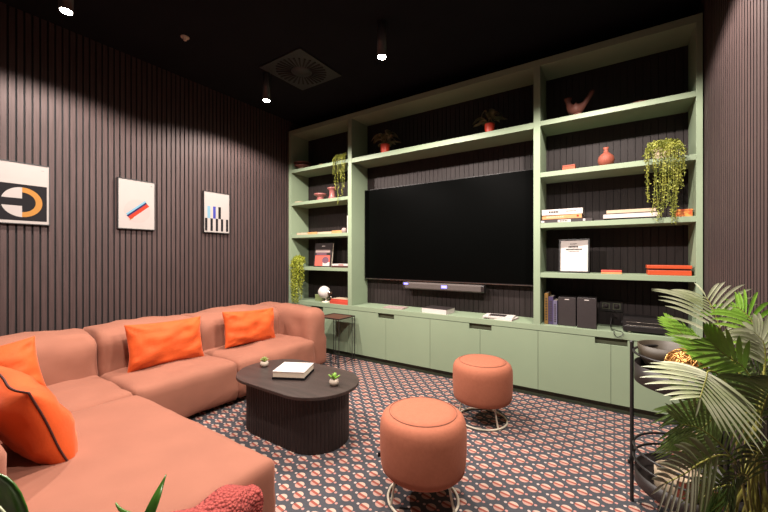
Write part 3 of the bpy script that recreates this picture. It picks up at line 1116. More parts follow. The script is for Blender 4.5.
def speaker(px0, px1, y, h_, rz, label):
    a, b = on_y(px0, 300, y).x, on_y(px1, 300, y).x
    w2 = (b - a) / 2
    t = thing('bookshelf_speaker', ((a + b) / 2, y + .07, WT), label, 'speaker', 'pair of bookshelf speakers')
    mt = Matrix.Translation(((a + b) / 2, y, WT)) @ Matrix.Rotation(R(rz), 4, 'Z')
    MB().box(-w2, w2, .008, .145, 0, h_, 0, mt).build('cabinet', 'black_plastic', t, .003)
    MB().box(-w2, w2, -.002, .0075, .001, h_ - .001, 0, mt).build('grille', 'speaker_grey', t, .003)
    MB().box(-.016, .016, -.0035, -.002, h_ - .020, h_ - .014, 0, mt).build('badge', 'white', t)


speaker(558.2, 575.8, 3.245, .236, 0, 'charcoal bookshelf speaker on the left of the pair, beside the standing books')
speaker(577.0, 596.5, 3.215, .243, 0, 'charcoal bookshelf speaker on the right of the pair, near the record player')

# sockets on the back wall
a = on_y(600, 305, YB).x
b = on_y(623, 305, YB).x
t = thing('wall_socket', ((a + b) / 2, YB, .80), 'black double wall socket on the dark slats above the record player cable', 'socket')
zc = on_y(611, 306, YB).z
MB().box(a, b, YB - .010, YB - .0005, zc - .045, zc + .045).build('face_plate', 'black_plastic', t, .003)
for k in range(2):
    c = a + (b - a) * (.27 + .46 * k)
    mb = MB()
    q = .026
    for (x0_, x1_, z0_, z1_) in ((-q, q, q - .005, q), (-q, q, -q, -q + .005), (-q, -q + .005, -q + .005, q - .005), (q - .005, q, -q + .005, q - .005)):
        mb.box(c + x0_, c + x1_, YB - .0135, YB - .0105, zc + z0_, zc + z1_)
    mb.build('socket_frame', 'green_dark', t)
    MB().lathe([(.017, -.0005), (.017, .001), (.001, .001)], (c, YB - .0112, zc), 20, mtx=Matrix.Rotation(R(90), 3, 'X')).build('socket_face', 'speaker_grey', t)

# record player
xa, xb = on_y(623, 320, 3.24).x, .35
t = thing('record_player', ((xa + xb) / 2, 3.33, WT), 'black record player with a clear dark lid on the worktop', 'record player')
for fx in (xa + .04, xb - .04):
    for fy in (3.24, 3.44):
        MB().lathe([(.014, WT), (.016, WT + .012)], (fx, fy, 0), 14).build('foot', 'chrome', t)
MB().box(xa, xb, 3.215, 3.475, WT + .012, WT + .052).build('plinth', 'black_plastic', t, .003)
MB().lathe([(.12, 0), (.12, .008), (.118, .010), (.004, .010)], ((xa + xb) / 2 - .04, 3.34, WT + .053), 40).build('platter', 'black_metal', t)
mb = MB()
z0, z1 = WT + .0525, WT + .100
mb.box(xa + .002, xb - .002, 3.217, 3.221, z0, z1)
mb.box(xa + .002, xb - .002, 3.469, 3.473, z0, z1)
mb.box(xa + .002, xa + .006, 3.221, 3.469, z0, z1)
mb.box(xb - .006, xb - .002, 3.221, 3.469, z0, z1)
mb.box(xa + .002, xb - .002, 3.217, 3.473, z1, z1 + .004)
mb.build('dust_cover', 'black_plastic', t)
mb = MB()
mb.tube([(xa + .02, 3.2145, z0 + .03), (xb - .02, 3.2145, z0 + .03)], .0015, 6)
mb.tube([(xa + .02, 3.2145, z0 + .005), (xb - .02, 3.2145, z0 + .005)], .0015, 6)
mb.build('trim_line', 'chrome', t)
# cable hanging over the worktop
x = on_y(611, 320, 3.3).x
pts = [(x + .04, 3.45, WT + .10), (x + .01, 3.42, WT + .12), (x, 3.36, WT + .07), (x + .0, 3.30, WT + .008), (x + .03, 3.25, WT + .005), (x + .05, 3.21, WT + .006), (x + .07, 3.19, WT + .005), (x + .075, 3.171, WT - .012), (x + .04, 3.176, WT - .035), (x + .02, 3.171, WT - .01), (x + .02, 3.19, WT + .006), (x + .0, 3.24, WT + .005)]
tag(MB().tube(bez(pts, 50), .0028, 6).build('cable', 'black_plastic', loc=(x, 3.3, WT)), 'thin black cable looping over the worktop edge beside the record player', 'cable')

# ================================================================== SHELF ORNAMENTS, RIGHT BAY
Z1, Z2 = SH[0], SH[1]
# bird figure
bp = on_y(579, 110, 3.25)
t = thing('clay_bird', (bp.x, 3.25, Z1), 'dark terracotta bird figure with raised head and tail on the top right shelf', 'figurine')
mb = MB()
BY = 3.25
body = bez([(bp.x - .082, BY, Z1 + .172), (bp.x - .078, BY, Z1 + .125), (bp.x - .055, BY, Z1 + .075), (bp.x - .012, BY, Z1 + .062), (bp.x + .030, BY, Z1 + .085), (bp.x + .070, BY, Z1 + .140), (bp.x + .098, BY, Z1 + .190)], 30)
rad = []
for i in range(31):
    u = i / 30
    rad.append(.017 + .038 * math.exp(-((u - .46) / .17) ** 2) + (.012 * math.exp(-((u - .05) / .06) ** 2)))
rad[0] = .006
rad[-1] = .007
mb.tube(body, rad, 14)
mb.build('body', 'terra_dark', t)
MB().tube([(bp.x - .088, BY, Z1 + .160), (bp.x - .112, BY, Z1 + .156)], [.008, .001], 8).build('beak', 'terra_dark', t)
MB().lathe([(.045, Z1), (.040, Z1 + .01), (.028, Z1 + .03)], (bp.x - .012, BY, 0), 20).build('foot', 'terra_dark', t)
bp = on_y(639, 98, 3.30)
mb = MB().lathe([(.03, Z1), (.055, Z1 + .012), (.062, Z1 + .026), (.058, Z1 + .026), (.05, Z1 + .014), (.004, Z1 + .008)], (bp.x, 3.30, 0), 28)
tag(mb.build('clay_dish', 'terra_dark', loc=(bp.x, 3.30, Z1)), 'low brown clay dish on the top right shelf', 'dish')
bp = on_y(606, 160, 3.25)
mb = MB().lathe([(.030, Z2), (.050, Z2 + .018), (.057, Z2 + .048), (.050, Z2 + .078), (.030, Z2 + .098), (.017, Z2 + .110), (.015, Z2 + .132), (.021, Z2 + .147), (.018, Z2 + .147), (.012, Z2 + .132), (.013, Z2 + .110)], (bp.x, 3.25, 0), 32)
tag(mb.build('bottle_vase', 'terracotta', loc=(bp.x, 3.25, Z2)), 'round terracotta bottle vase with a short neck on the second right shelf', 'vase')
xa, xb = on_y(562.5, 167, 3.21).x, on_y(575, 167, 3.21).x
t = thing('orange_trinket_box', ((xa + xb) / 2, 3.25, Z2), 'small orange box on the second right shelf, left of the vase', 'box')
MB().box(xa, xb, 3.21, 3.29, Z2, Z2 + .030).build('box_body', 'orange', t, .002)
MB().box(xa - .001, xb + .001, 3.209, 3.291, Z2 + .0305, Z2 + .042).build('lid', 'terracotta', t, .002)


# ================================================================== TRAILING PLANTS
def trailing(name, c, potr, poth, strands, label, leafm, potm, seed, bush=.08, leaf=.0085, hang_y=YF - .02, spread=.1, dome=.05, nb=420):
    random.seed(seed)
    x, y, z = c
    t = thing(name, c, label, 'trailing plant')
    MB().lathe([(potr * .75, z), (potr, z + poth), (potr * .9, z + poth), (potr * .85, z + poth - .01)], (x, y, 0), 24).build('pot', potm, t)
    MB().lathe([(.001, z + poth - .008), (potr * .86, z + poth - .012)][::-1], (x, y, 0), 20).build('soil', 'soil', t)
    mb = MB()

    def lf(p):
        d = Vector((random.uniform(-1, 1), random.uniform(-1, 1), random.uniform(-.6, 1))).normalized()
        s = d.cross(Vector((random.random(), random.random(), random.random()))).normalized()
        L_ = leaf * random.uniform(.9, 1.7)
        w_ = leaf * random.uniform(.4, .6)
        n_ = d.cross(s)
        mb.add([p, p + d * L_ * .5 + s * w_ + n_ * w_ * .3, p + d * L_, p + d * L_ * .5 - s * w_ + n_ * w_ * .3, p + d * L_ * .5 - n_ * w_ * .5],
               [(0, 1, 4), (1, 2, 4), (2, 3, 4), (3, 0, 4)], 0, True)
    # the bushy head over the pot
    for _ in range(nb):
        a = random.uniform(0, 2 * PI)
        r_ = bush * math.sqrt(random.random())
        h_ = poth + dome * math.sqrt(max(0, 1 - (r_ / bush) ** 2)) * random.uniform(.3, 1.1) - (.0 if r_ < potr else (r_ - potr) * .8)
        lf(Vector((x + r_ * math.cos(a), max(hang_y - .02, y + r_ * math.sin(a) * .8), z + h_)))
    stems = MB()
    for (sx, ln) in strands:
        px_ = x + sx
        hy = hang_y - random.uniform(0, .035)
        pts = [(x + sx * .3, y, z + poth), (x + sx * .75, (y + hy) / 2 + .01, z + poth + dome * .6), (px_, hy, z + poth * .35), (px_ + random.uniform(-.012, .012), hy + .004, z - ln * .45),
               (px_ + random.uniform(-.02, .02), hy + .006, z - ln)]
        cv = bez(pts, 40)
        stems.tube(cv, .0012, 5)
        nl = int((ln + .2) / leaf * 2.6)
        for k in range(nl):
            u = k / nl * 40
            i = min(39, int(u))
            p = cv[i].lerp(cv[i + 1], u - i)
            lf(p + Vector((random.uniform(-1, 1), random.uniform(-.6, .6), random.uniform(-1, 1))) * leaf * .8)
    mb.build('foliage', leafm, t)
    stems.build('stems', leafm, t)
    return t


xx = on_y(664, 150, 3.28).x
mpp = .0081
strs = []
for px_, yb in ((646, 200), (649, 196), (653, 212), (656, 215), (660, 219), (664, 214), (666, 208), (669, 212), (672, 221), (674, 222), (675, 216), (677, 205), (679, 192), (681, 185), (684, 172), (671, 200), (663, 190), (667, 205)):
    q = on_y(px_, yb + 3, YF - .03)
    strs.append((q.x - xx, Z2 - q.z))
trailing('trailing_plant', (xx, 3.275, Z2), .07, .085, strs, 'bushy trailing plant spilling far down from the second right shelf', 'string_leaf', 'cream', 3, bush=.125, leaf=.0095, dome=.06, nb=900)
xx = on_y(341, 158, 3.30).x
strs = []
for px_, yb in ((335, 175), (337, 190), (339, 205), (342, 182), (345, 196), (347, 188), (336, 165), (344, 178)):
    q = on_y(px_, yb, YF - .02)
    strs.append((q.x - xx, Z1 - q.z))
trailing('trailing_plant', (xx - .02, 3.30, Z1), .05, .05, strs, 'sparse trailing plant hanging from the top left shelf beside the upright', 'string_leaf', 'dark_cover', 4, bush=.10, leaf=.011, dome=.05, nb=260)
xx = on_y(297, 262, 3.26).x
strs = []
for px_, yb in ((291, 300), (292.5, 303), (294, 302), (295.5, 303), (297, 300), (298.5, 296), (300, 290), (301.5, 282), (302.5, 272), (293, 295), (296, 290), (299, 280), (291.5, 290), (294.5, 300), (297, 303), (300, 300), (301, 268), (295, 303), (298, 298)):
    q = on_y(px_, yb, YF - .03)
    strs.append((q.x - xx, Z4 - q.z))
trailing('trailing_plant', (xx + .01, 3.27, Z4), .06, .07, strs, 'lime green trailing plant hanging at the left end of the bookcase', 'string_leaf_b', 'olive_box', 6, bush=.10, leaf=.017, dome=.07, nb=500)


def leafy(c, label, seed, s=1):
    random.seed(seed)
    x, y, z = c
    t = thing('potted_plant', c, label, 'potted plant', 'red-potted plants on the middle top shelf')
    MB().lathe([(.040 * s, z), (.048 * s, z + .088 * s), (.045 * s, z + .091 * s), (.042 * s, z + .080 * s)], (x, y, 0), 24).build('pot', 'red_pot', t)
    MB().lathe([(.043 * s, z + .078 * s), (.001, z + .080 * s)], (x, y, 0), 16).build('soil', 'soil', t)
    mb = MB()
    for k in range(20):
        a = k * 2.4 + random.uniform(-.3, .3)
        out = random.uniform(.06, .135) * s
        up = random.uniform(.03, .14) * s
        p0 = Vector((x, y, z + .08 * s))
        d = Vector((math.cos(a), math.sin(a) * .7, 0))
        cv = bez([p0, p0 + d * out * .5 + Vector((0, 0, up)), p0 + d * out + Vector((0, 0, up * .9)), p0 + d * out * 1.35 + Vector((0, 0, up * .35))], 10)
        side = d.cross(Vector((0, 0, 1))).normalized()
        vs = []
        for i, p in enumerate(cv):
            w_ = .030 * s * max(.06, math.sin(PI * min(1, max(0, (i - 2) / 8.0)))) if i > 2 else .002
            vs += [p - side * w_ + Vector((0, 0, -w_ * .3)), p, p + side * w_ + Vector((0, 0, -w_ * .3))]
        fs = []
        for i in range(10):
            for q in range(2):
                fs.append((i * 3 + q, i * 3 + q + 1, i * 3 + q + 4, i * 3 + q + 3))
        mb.add(vs, fs, 0, True)
    mb.build('leaves', 'houseplant', t)


leafy((on_y(385, 150, 3.245).x, 3.245, Z1), 'dark leafy plant in a red pot at the left of the middle top shelf', 2, 1.1)
leafy((on_y(489.5, 126, 3.245).x, 3.245, Z1), 'dark leafy plant in a red pot at the right of the middle top shelf', 8, .95)

# ================================================================== LEFT BAY ORNAMENTS
bp = on_y(303, 160, 3.30).x
t = thing('stacked_clay_bowls', (bp, 3.30, Z1), 'brown clay bowl on a foot at the left of the top left shelf', 'bowl')
MB().lathe([(.05, Z1), (.045, Z1 + .02), (.09, Z1 + .045), (.115, Z1 + .06), (.105, Z1 + .06), (.06, Z1 + .04)], (bp, 3.30, 0), 32).build('lower_bowl', 'terra_dark', t)
MB().lathe([(.04, Z1 + .062), (.05, Z1 + .075), (.09, Z1 + .092), (.118, Z1 + .10), (.105, Z1 + .103), (.01, Z1 + .08)], (bp, 3.30, 0), 32).build('upper_bowl', 'terra_dark', t)
bp = on_y(322.5, 160, 3.30).x
tag(MB().lathe([(.03, Z1), (.045, Z1 + .02), (.04, Z1 + .032), (.03, Z1 + .030), (.001, Z1 + .012)], (bp, 3.30, 0), 24).build('small_clay_cup', 'tan', loc=(bp, 3.3, Z1)), 'low tan clay cup on the top left shelf near the trailing plant', 'cup')
bp = on_y(299, 202, 3.25).x
book((bp + .02, 3.27, Z2), .11, .12, .015, 0, 'thin pale notebook at the left end of the second left shelf', 'cream', name='notebook', cat='notebook')
bp = on_y(320.5, 197, 3.28).x
tag(MB().lathe([(.045, Z2), (.050, Z2 + .012), (.040, Z2 + .045), (.045, Z2 + .055), (.080, Z2 + .072), (.084, Z2 + .088), (.070, Z2 + .088), (.04, Z2 + .07), (.001, Z2 + .066)], (bp, 3.28, 0), 32).build('pedestal_bowl', 'pink', loc=(bp, 3.28, Z2)), 'dusty pink pedestal bowl on the second left shelf', 'bowl')
bp = on_y(332.3, 193, 3.28).x
tag(MB().lathe([(.050, Z2), (.053, Z2 + .01), (.038, Z2 + .05), (.036, Z2 + .10), (.048, Z2 + .125), (.060, Z2 + .133), (.060, Z2 + .146), (.044, Z2 + .146), (.030, Z2 + .12)], (bp, 3.28, 0), 32).build('waisted_vase', 'pink', loc=(bp, 3.28, Z2)), 'dusty pink waisted vase on the second left shelf, right of the bowl', 'vase')
# third shelf: loose flat things
for (p0, p1, h_, cv, lb, y) in ((297, 307, .026, 'cream', 'cream booklet at the left end of the third left shelf', 3.26), (307.6, 317, .030, 'tan', 'tan booklet second from left on the third left shelf', 3.28),
                                (318, 331.5, .024, 'cream', 'cream booklet in the middle of the third left shelf', 3.26), (332.2, 342, .034, 'tan', 'tan folded booklet right of the middle on the third left shelf', 3.27)):
    a, b = on_y(p0, 232, y - .05).x, on_y(p1, 232, y - .05).x
    book(((a + b) / 2, y + .01, Z3), (b - a), .13, h_, 0, lb, cv, name='booklet', cat='booklet', group='booklets on the third left shelf')
a = -2.635
t = thing('standing_book', (a, 3.27, Z3), 'thin white book standing against the left upright on the third shelf', 'book')
MB().box(a - .0, a + .018, 3.20, 3.36, Z3, Z3 + .20).build('cover', 'white', t, .001)
MB().box(a - .001 - .004, a - .0005, 3.205, 3.355, Z3 + .004, Z3 + .196).build('pages', 'cream', t)
bp = on_y(343.5, 230, 3.22).x
tag(MB().lathe([(.02, Z3), (.034, Z3 + .02), (.034, Z3 + .04), (.024, Z3 + .058), (.012, Z3 + .062), (.001, Z3 + .063)], (bp - .005, 3.24, 0), 20).build('pebble_ornament', 'blush', loc=(bp - .005, 3.24, Z3)), 'small pale pink rounded ornament beside the white standing book', 'ornament')
# fourth shelf: displayed book + flat book
xa, xb = on_y(314, 255, 3.30).x, on_y(331.5, 255, 3.30).x
W_ = xb - xa
Hh = .305
tilt = Matrix.Translation((xa, 3.29, Z4 + .002)) @ Matrix.Rotation(R(-7), 4, 'X')
t = thing('display_book', (xa + W_ / 2, 3.30, Z4), 'dark book with a coral cover picture displayed on the fourth left shelf', 'book')
MB().box(0, W_, 0, .004, 0, Hh, 0, tilt).build('front_cover', 'dark_cover', t)
MB().box(.003, W_ - .003, .0045, .022, .003, Hh - .003, 0, tilt).build('pages', 'pages', t)
MB().box(0, W_, .0225, .026, 0, Hh, 0, tilt).build('back_cover', 'dark_cover', t)
mb = MB()


def cr(u0, u1, v0, v1, mi, l=0):
    mb.box(u0 * W_, u1 * W_, -.0006 - l * .0004, 0 - l * .0004, v0 * Hh, v1 * Hh, mi, tilt)


cr(.06, .90, .04, .48, 0)
cr(.06, .88, .60, .72, 3)
cr(.12, .70, .50, .58, 2)
cr(.52, .90, .04, .20, 1, 1)
cr(.40, .58, .86, .89, 1)
mb.prism([(W_ * (.66 + .19 * math.cos(a_ * PI / 10)), Hh * (.28 + .14 * math.sin(a_ * PI / 10))) for a_ in range(20)], -.0018, -.001, 'y', 2, mtx=tilt)
mb.build('cover_picture', ['rose', 'white', 'mauve', 'blush'], t)
a, b = on_y(332.5, 264, 3.23).x, -2.62
book(((a + b) / 2, 3.29, Z4), b - a, .16, .022, 0, 'dark red book lying at the right of the fourth left shelf', 'piping')
book(((a + b) / 2, 3.29, Z4 + .0223), b - a - .01, .15, .022, 0, 'white book lying on the dark red book, fourth left shelf', 'white', 'white', marks=[(.4, .7, .2, .8, 1)], inks=('pink',))
# worktop, left bay
a, b = on_y(314.5, 297, 3.30).x, on_y(323.5, 297, 3.30).x
t = thing('olive_box', ((a + b) / 2, 3.34, WT), 'small olive green box on the worktop behind the globe lamp', 'box')
MB().box(a, b, 3.31, 3.40, WT, WT + .055).build('box_body', 'olive_box', t, .003)
MB().box(a - .001, b + .001, 3.309, 3.401, WT + .0555, WT + .078).build('lid', 'olive_box', t, .003)
bp = on_y(325.5, 288, 3.27).x
t = thing('globe_lamp', (bp, 3.27, WT), 'small white globe lamp on a metal stand on the worktop, left bay', 'lamp')
MB().lathe([(.055, WT), (.055, WT + .010), (.010, WT + .016), (.007, WT + .05)], (bp + .01, 3.27, 0), 24).build('stand', 'white_metal', t)
MB().ball((bp - .012, 3.26, WT + .122), .078, n=24, m=16).build('globe', 'white', t)
MB().tube([(bp + .05, 3.27, WT + .125), (bp + .085, 3.265, WT + .11)], [.035, .025], 16).build('lamp_neck', 'chrome', t)
MB().tube(bez([(bp + .02, 3.265, WT + .03), (bp + .06, 3.26, WT + .045), (bp + .09, 3.26, WT + .06)], 8), .006, 8).build('arm', 'chrome', t)
MB().ball((bp + .10, 3.26, WT + .066), .014, n=12, m=8).build('joint_knob', 'chrome', t)
a, b = on_y(330.5, 301, 3.21).x, on_y(348.5, 301, 3.21).x
book(((a + b) / 2, 3.28, WT), b - a, .17, .036, 0, 'coral red book at the bottom of the pile beside the globe lamp', 'red')
book(((a + b) / 2 + .003, 3.285, WT + .0363), b - a - .02, .16, .024, 3, 'coral red book with a pale cover on top of the pile beside the globe lamp', 'red', 'cream')
mtx_ = Matrix.Translation(((a + b) / 2 + .003, 3.285, WT + .0363)) @ Matrix.Rotation(R(3), 4, 'Z')
o_ = [o for o in bpy.data.objects if o.get('label', '').startswith('coral red book with a pale')][0]
MB().box(-(b - a) / 2 + .012, (b - a) / 2 - .012, -.078, .078, .0241, .0249, 0, mtx_).build('cover_panel', 'cream', o_)

# ================================================================== ROUND CART
KX, KY, KR = .282, 2.07, .205
t = thing('round_bar_cart', (KX, KY, 0), 'black round two-tier bar cart beside the palm', 'bar cart')


def circ(cx, cy, r, z, n=64):
    return [(cx + r * math.cos(2 * PI * i / n), cy + r * math.sin(2 * PI * i / n), z) for i in range(n)]


for z, wall, fl in ((.610, .085, .045), (.135, .065, .010)):
    MB().lathe([(.001, z), (KR - .004, z), (KR, z + .003), (KR, z + wall), (KR - .005, z + wall), (KR - .006, z + fl), (.001, z + fl - .001)], (KX, KY, 0), 64).build('tray', 'dark_felt', t)
for z in (.745, .30, .245):
    MB().tube(circ(KX, KY, KR + .002, z), .0055, 8, closed=True).build('guard_rail', 'black_metal', t)
for a in (R(172), R(52), R(292)):
    x, y = KX + (KR + .010) * math.cos(a), KY + (KR + .010) * math.sin(a)
    MB().tube([(x, y, .0), (x, y, .775)], .0085, 10).build('post', 'black_metal', t)
    MB().ball((x, y, .778), .0095, n=10, m=6).build('post_cap', 'black_metal', t)
for a in (R(172),):
    MB().lathe([(.002, -.006), (.016, -.006), (.016, .006), (.002, .006)], (KX - KR - .020, KY + .01, .205), 18, mtx=Matrix.Rotation(R(90), 3, 'Y')).build('side_knob', 'black_metal', t)
# bowl on top tray
zz = .656
bp = (.205, 2.145)
mb = MB().lathe([(.045, zz), (.085, zz + .02), (.108, zz + .06), (.113, zz + .115), (.107, zz + .115), (.10, zz + .06), (.078, zz + .028), (.001, zz + .022)], (*bp, 0), 40)
tag(mb.build('serving_bowl', 'bowl', loc=(*bp, zz)), 'taupe ceramic bowl on the top tray of the cart', 'bowl')
# gold woven orb
bp = Vector((.253, 1.965, zz + .072))
random.seed(9)
t = thing('woven_gold_orb', (bp.x, bp.y, zz), 'gold wicker ball on the top tray of the cart, partly behind palm leaves', 'ornament')
mb = MB()
for k in range(26):
    ax = Vector((random.gauss(0, 1), random.gauss(0, 1), random.gauss(0, 1))).normalized()
    u = ax.orthogonal().normalized()
    v = ax.cross(u)
    pts = []
    for i in range(36):
        a = 2 * PI * i / 36
        q = (u * math.cos(a) + v * math.sin(a)) * (.068 + .002 * (k % 3))
        pts.append(bp + Vector((q.x, q.y, q.z)))
    mb.tube(pts, .0030, 5, closed=True)
mb.build('wicker_strands', 'gold', t)
MB().ball(bp, .060, n=20, m=12).build('core', 'gold', t)
# pot in lower tray
bp = (KX - .045, KY - .03)
zz = .145
t = thing('two_tone_pot', (bp[0], bp[1], zz), 'cream and terracotta drum pot on the lower tray of the cart', 'pot')
MB().lathe([(.082, zz), (.086, zz + .004), (.086, zz + .088), (.082, zz + .090), (.076, zz + .086), (.074, zz + .015), (.001, zz + .012)], (*bp, 0), 40).build('drum', 'cream', t)
MB().lathe([(.0872, zz + .012), (.0872, zz + .075)], (*bp, 0), 40)
mb = MB()
for k in range(10):
    a0, a1 = R(-100 + k * 9), R(-91 + k * 9)
    mb.add([(bp[0] + .0866 * math.cos(a), bp[1] + .0866 * math.sin(a), z) for z in (zz + .006, zz + .086) for a in (a0, a1)], [(0, 1, 3, 2)], 0, True)
mb.build('terracotta_glaze', 'terracotta', t)


tag(MB().lathe([(.022, .145), (.030, .15), (.032, .20), (.028, .20), (.026, .155), (.001, .152)], (.372, 1.985, 0), 24).build('terracotta_cup', 'terracotta', loc=(.372, 1.985, .145)), 'small terracotta cup on the lower tray of the cart behind the palm canes', 'cup')


# ================================================================== PALM
def ribbon(mb, cv, width, side, mi=0, fold=.35, taper=1.0):
    n = len(cv) - 1
    vs = []
    for i, p in enumerate(cv):
        u = i / n
        w_ = width * (math.sin(PI * min(1, (u * .93 + .07) ** taper)) ** .7) * (1 if u < .98 else .1)
        tn = (cv[min(i + 1, n)] - cv[max(i - 1, 0)]).normalized()
        s = (side - tn * side.dot(tn)).normalized()
        nn = tn.cross(s)
        if nn.z < 0:
            nn = -nn
        vs += [p - s * w_ + nn * w_ * fold, p, p + s * w_ + nn * w_ * fold]
    fs = []
    for i in range(n):
        for q in range(2):
            fs.append((i * 3 + q, i * 3 + q + 1, i * 3 + q + 4, i * 3 + q + 3))
    mb.add(vs, fs, mi, True)


def frond(parent, pts, L0, nl, wd, leafm, droop=.25, spread=(65, 30), start=.35, seed=0, rr_=.005, updir=None, xmax=XR - .035, curl=0, lift=.25, side=None):
    random.seed(seed)
    cv = bez(pts, 60)
    mb = MB()
    mb.tube(cv, [rr_ * (1 - .75 * i / 60) for i in range(61)], 6, 1)
    up0 = Vector(updir) if updir else Vector((0, 0, 1))
    for k in range(nl):
        u = start + (1 - start) * (k + .5) / nl
        i = min(59, int(u * 60))
        p = cv[i].lerp(cv[i + 1], u * 60 - i)
        T = (cv[i + 1] - cv[i]).normalized()
        S = T.cross(up0)
        if side is not None:
            S = (side - T * side.dot(T))
        if S.length < .15:
            S = T.cross(Vector((0, 1, 0)))
        S.normalize()
        w = (u - start) / (1 - start)
        a = R(spread[0] + (spread[1] - spread[0]) * w)
        Lk = L0 * (.45 + .9 * math.sin(PI * (.18 + .70 * w)) - .25 * w) * random.uniform(.9, 1.08)
        N_ = S.cross(T).normalized()
        for s in (-1, 1):
            d = (T * math.cos(a) + S * s * math.sin(a) + N_ * lift).normalized()
            lc = []
            for q in range(9):
                v = q / 8
                pp = p + d * Lk * v + Vector((0, 0, -droop * Lk * v * v)) + T * (curl * Lk * v * v)
                if pp.x > xmax:
                    pp.x = xmax - (pp.x - xmax) * .15
                pp.z = max(pp.z, .02)
                lc.append(pp)
            ribbon(mb, lc, wd * random.uniform(.85, 1.1) * (1 - .35 * w), T, 0)
    # terminal leaflet
    T = (cv[60] - cv[57]).normalized()
    lc = [cv[60] + T * L0 * .4 * q / 6 + Vector((0, 0, -.1 * L0 * (q / 6) ** 2)) for q in range(7)]
    for pp in lc:
        pp.x = min(pp.x, xmax)
    ribbon(mb, lc, wd * .6, T.cross(up0), 0)
    return mb.build('frond', [leafm, 'cane'], parent)


PXc, PYc = .315, 1.43
palm = thing('potted_palm', (PXc, PYc, 0), 'tall feathery green palm in the right foreground against the slatted wall', 'palm')
MB().lathe([(.10, .0), (.13, .02), (.15, .24), (.145, .26), (.13, .26), (.125, .23)], (PXc, PYc, 0), 40).build('planter', 'concrete', palm)
MB().lathe([(.126, .225), (.001, .235)], (PXc, PYc, 0), 24).build('soil', 'soil', palm)
B0 = Vector((PXc, PYc, .23))


def cane(dx, dy, top, r_=.008):
    q = B0 + Vector((dx, dy, 0))
    MB().tube(bez([q, q + Vector((dx * .1, dy * .1, (top.z - q.z) * .5)), top], 14), [r_ * (1 - .3 * i / 14) for i in range(15)], 8).build('cane', 'cane', palm)


def F(px, py, d):
    return ptd(px, py, d)


TC = tuple(-FW.to_3d())          # towards the room's middle: these fronds show their faces to it
UP = (0, 0, 1)
MIXD = tuple((-FW.to_3d() * .8 + Vector((0, 0, .45))).normalized())
fr = [
    # points, L0, leaflets, width, material, droop, spread, start, updir, lift
    ([F(748, 430, 1.04), F(742, 380, 1.07), F(727, 350, 1.10), F(719, 325, 1.13), F(713, 309, 1.15), F(706, 297, 1.17)], .185, 10, .0062, 'palm_pale', .30, (50, 46), .36, TC, .05),
    ([F(746, 440, 1.00), F(738, 400, .98), F(720, 376, .95), F(709, 371, .92), F(706, 379, .90), F(700, 398, .87)], .115, 10, .0066, 'palm_pale', .22, (88, 52), .68, TC, .05),
    ([F(744, 410, 1.10), F(728, 378, 1.14), F(702, 352, 1.18), F(668, 321, 1.24)], .075, 15, .0065, 'palm_light', .10, (30, 18), .40, TC, .05),
    ([F(758, 425, .98), F(754, 388, .97), F(744, 368, .96), F(724, 354, .95), F(712, 344, .95)], .10, 9, .0085, 'palm_light', .12, (40, 18), .45, TC, .1),
    ([F(744, 490, .98), F(734, 462, .97), F(718, 442, .96), F(698, 428, .95), F(680, 424, .94)], .15, 17, .0058, 'palm_mid', .10, (55, 28), .22, TC, .1),
    ([F(746, 505, .95), F(738, 466, .92), F(722, 455, .90), F(700, 463, .88), F(686, 473, .86), F(664, 484, .84)], .105, 11, .0075, 'palm_pale', .25, (62, 42), .42, TC, .05),
    ([F(744, 470, 1.06), F(732, 430, 1.08), F(714, 404, 1.10), F(694, 398, 1.12)], .15, 15, .0065, 'palm', .2, (60, 30), .3, TC, .1),
    ([F(752, 470, .98), F(760, 420, .95), F(768, 395, .93), F(776, 385, .90)], .15, 13, .008, 'palm', .4, (75, 35), .3, UP, .2),
    ([F(756, 430, 1.0), F(764, 375, 1.02), F(764, 345, 1.03), F(754, 332, 1.04)], .12, 9, .012, 'palm_pale', .35, (60, 35), .40, TC, .1),
    ([F(750, 490, .97), F(756, 458, .94), F(766, 446, .92), F(778, 448, .90)], .12, 13, .007, 'palm', .4, (70, 35), .25, TC, .1),
    ([F(746, 500, 1.04), F(734, 486, 1.04), F(716, 488, 1.04), F(700, 500, 1.04)], .10, 12, .007, 'palm', .3, (65, 35), .25, TC, .1),
    ([F(750, 440, 1.08), F(746, 400, 1.12), F(740, 375, 1.16), F(732, 355, 1.20)], .09, 12, .008, 'palm', .3, (60, 35), .35, TC, .1),
    ([F(752, 450, 1.05), F(754, 410, 1.08), F(757, 385, 1.10), F(764, 368, 1.12)], .15, 13, .008, 'palm', .3, (70, 35), .3, TC, .1),
    ([F(750, 500, .95), F(748, 478, .92), F(740, 474, .90), F(728, 484, .88)], .09, 11, .007, 'palm', .3, (65, 30), .25, TC, .1),
    ([F(750, 470, 1.0), F(746, 430, 1.02), F(738, 408, 1.03), F(722, 402, 1.03), F(706, 408, 1.02)], .14, 15, .0060, 'palm_mid', .3, (65, 30), .3, TC, .1),
    ([F(756, 460, 1.02), F(762, 410, 1.05), F(764, 365, 1.08), F(752, 322, 1.12), F(736, 306, 1.15)], .13, 12, .0075, 'palm_light', .35, (60, 40), .5, TC, .05),
    ([F(748, 450, 1.0), F(742, 425, 1.0), F(730, 415, 1.0), F(712, 420, .99), F(695, 436, .98)], .13, 15, .0055, 'palm_mid', .25, (65, 30), .3, TC, .1),
]
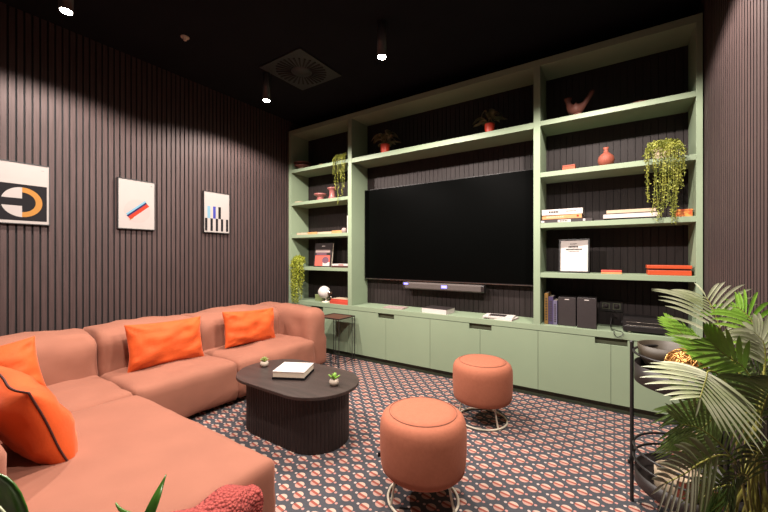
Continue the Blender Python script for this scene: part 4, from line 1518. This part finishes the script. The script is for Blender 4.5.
for i, (pts, L0, nl, wd, lm, dr, sp_, st_, ud, lf_) in enumerate(fr):
    for p in pts:
        p.x = min(p.x, XR - .05)
    a = i * 2.4
    dx, dy = .045 * math.cos(a), .045 * math.sin(a)
    if i % 2 == 0:
        cane(dx, dy, pts[0])
    else:
        q = B0 + Vector((dx, dy, 0))
        n0 = len(pts) - 1
        pts = [q, q.lerp(pts[0], .6)] + pts
        st_ = (2 + st_ * n0) / (n0 + 2)
    o = frond(palm, pts, L0, nl, wd, lm, dr, sp_, st_, seed=30 + i, rr_=.0042, updir=ud, lift=lf_, side=RT.to_3d() if i == 1 else None)
    if lm == 'palm_light':
        o['label'] = 'bright fresh green frond'

# ================================================================== FOREGROUND SWORD-LEAF PLANT
AX, AY = -.93, .20
t = thing('sword_leaf_plant', (AX, AY, 0), 'sword-leaved green plant at the bottom left, beside the chaise end', 'potted plant')
MB().lathe([(.09, 0), (.11, .02), (.13, .28), (.12, .30), (.11, .29), (.105, .26)], (AX, AY, 0), 36).build('planter', 'concrete', t)
MB().lathe([(.106, .26), (.001, .27)], (AX, AY, 0), 20).build('soil', 'soil', t)


def blade(tip, wd, mid=None, m_='agave', side=None):
    b0 = Vector((AX, AY, .26)) + (Vector((tip[0], tip[1], 0)) - Vector((AX, AY, 0))) * .12
    tip = Vector(tip)
    mid = Vector(mid) if mid else b0.lerp(tip, .5) + Vector((0, 0, .06)) - (tip - b0).cross(Vector((0, 0, 1))) * .0
    cv = bez([b0, mid, tip], 18)
    mb = MB()
    vs = []
    d = tip - b0
    sd = Vector(side).normalized() if side else RT.to_3d()
    for i, p in enumerate(cv):
        u = i / 18
        w_ = wd * (min(1, .35 + 1.6 * u) if u < .4 else 1) * (1 - max(0, (u - .4) / .6) ** 1.5)
        vs += [p - sd * w_, p - Vector((0, 0, w_ * .1)) + FW.to_3d() * w_ * .25, p + sd * w_]
    fs = []
    for i in range(18):
        for q in range(2):
            fs.append((i * 3 + q, i * 3 + q + 1, i * 3 + q + 4, i * 3 + q + 3))
    mb.add(vs, fs, 0, True)
    o = mb.build('leaf', m_, t)
    s_ = o.modifiers.new('solid', 'SOLIDIFY')
    s_.thickness = .003
    return o


tipA = ptd(165.5, 474.5, .70)
blade(tipA, .012, ptd(140, 535, .66))
blade(ptd(115, 503, .66), .013, ptd(128, 545, .64))
blade(ptd(-45, 466, .62), .030, ptd(10, 508, .63))
blade(ptd(-60, 500, .60), .03, ptd(-4, 528, .61), 'palm_pale')
blade((AX + .12, AY - .12, .60), .02)
blade((AX - .02, AY - .16, .62), .02)
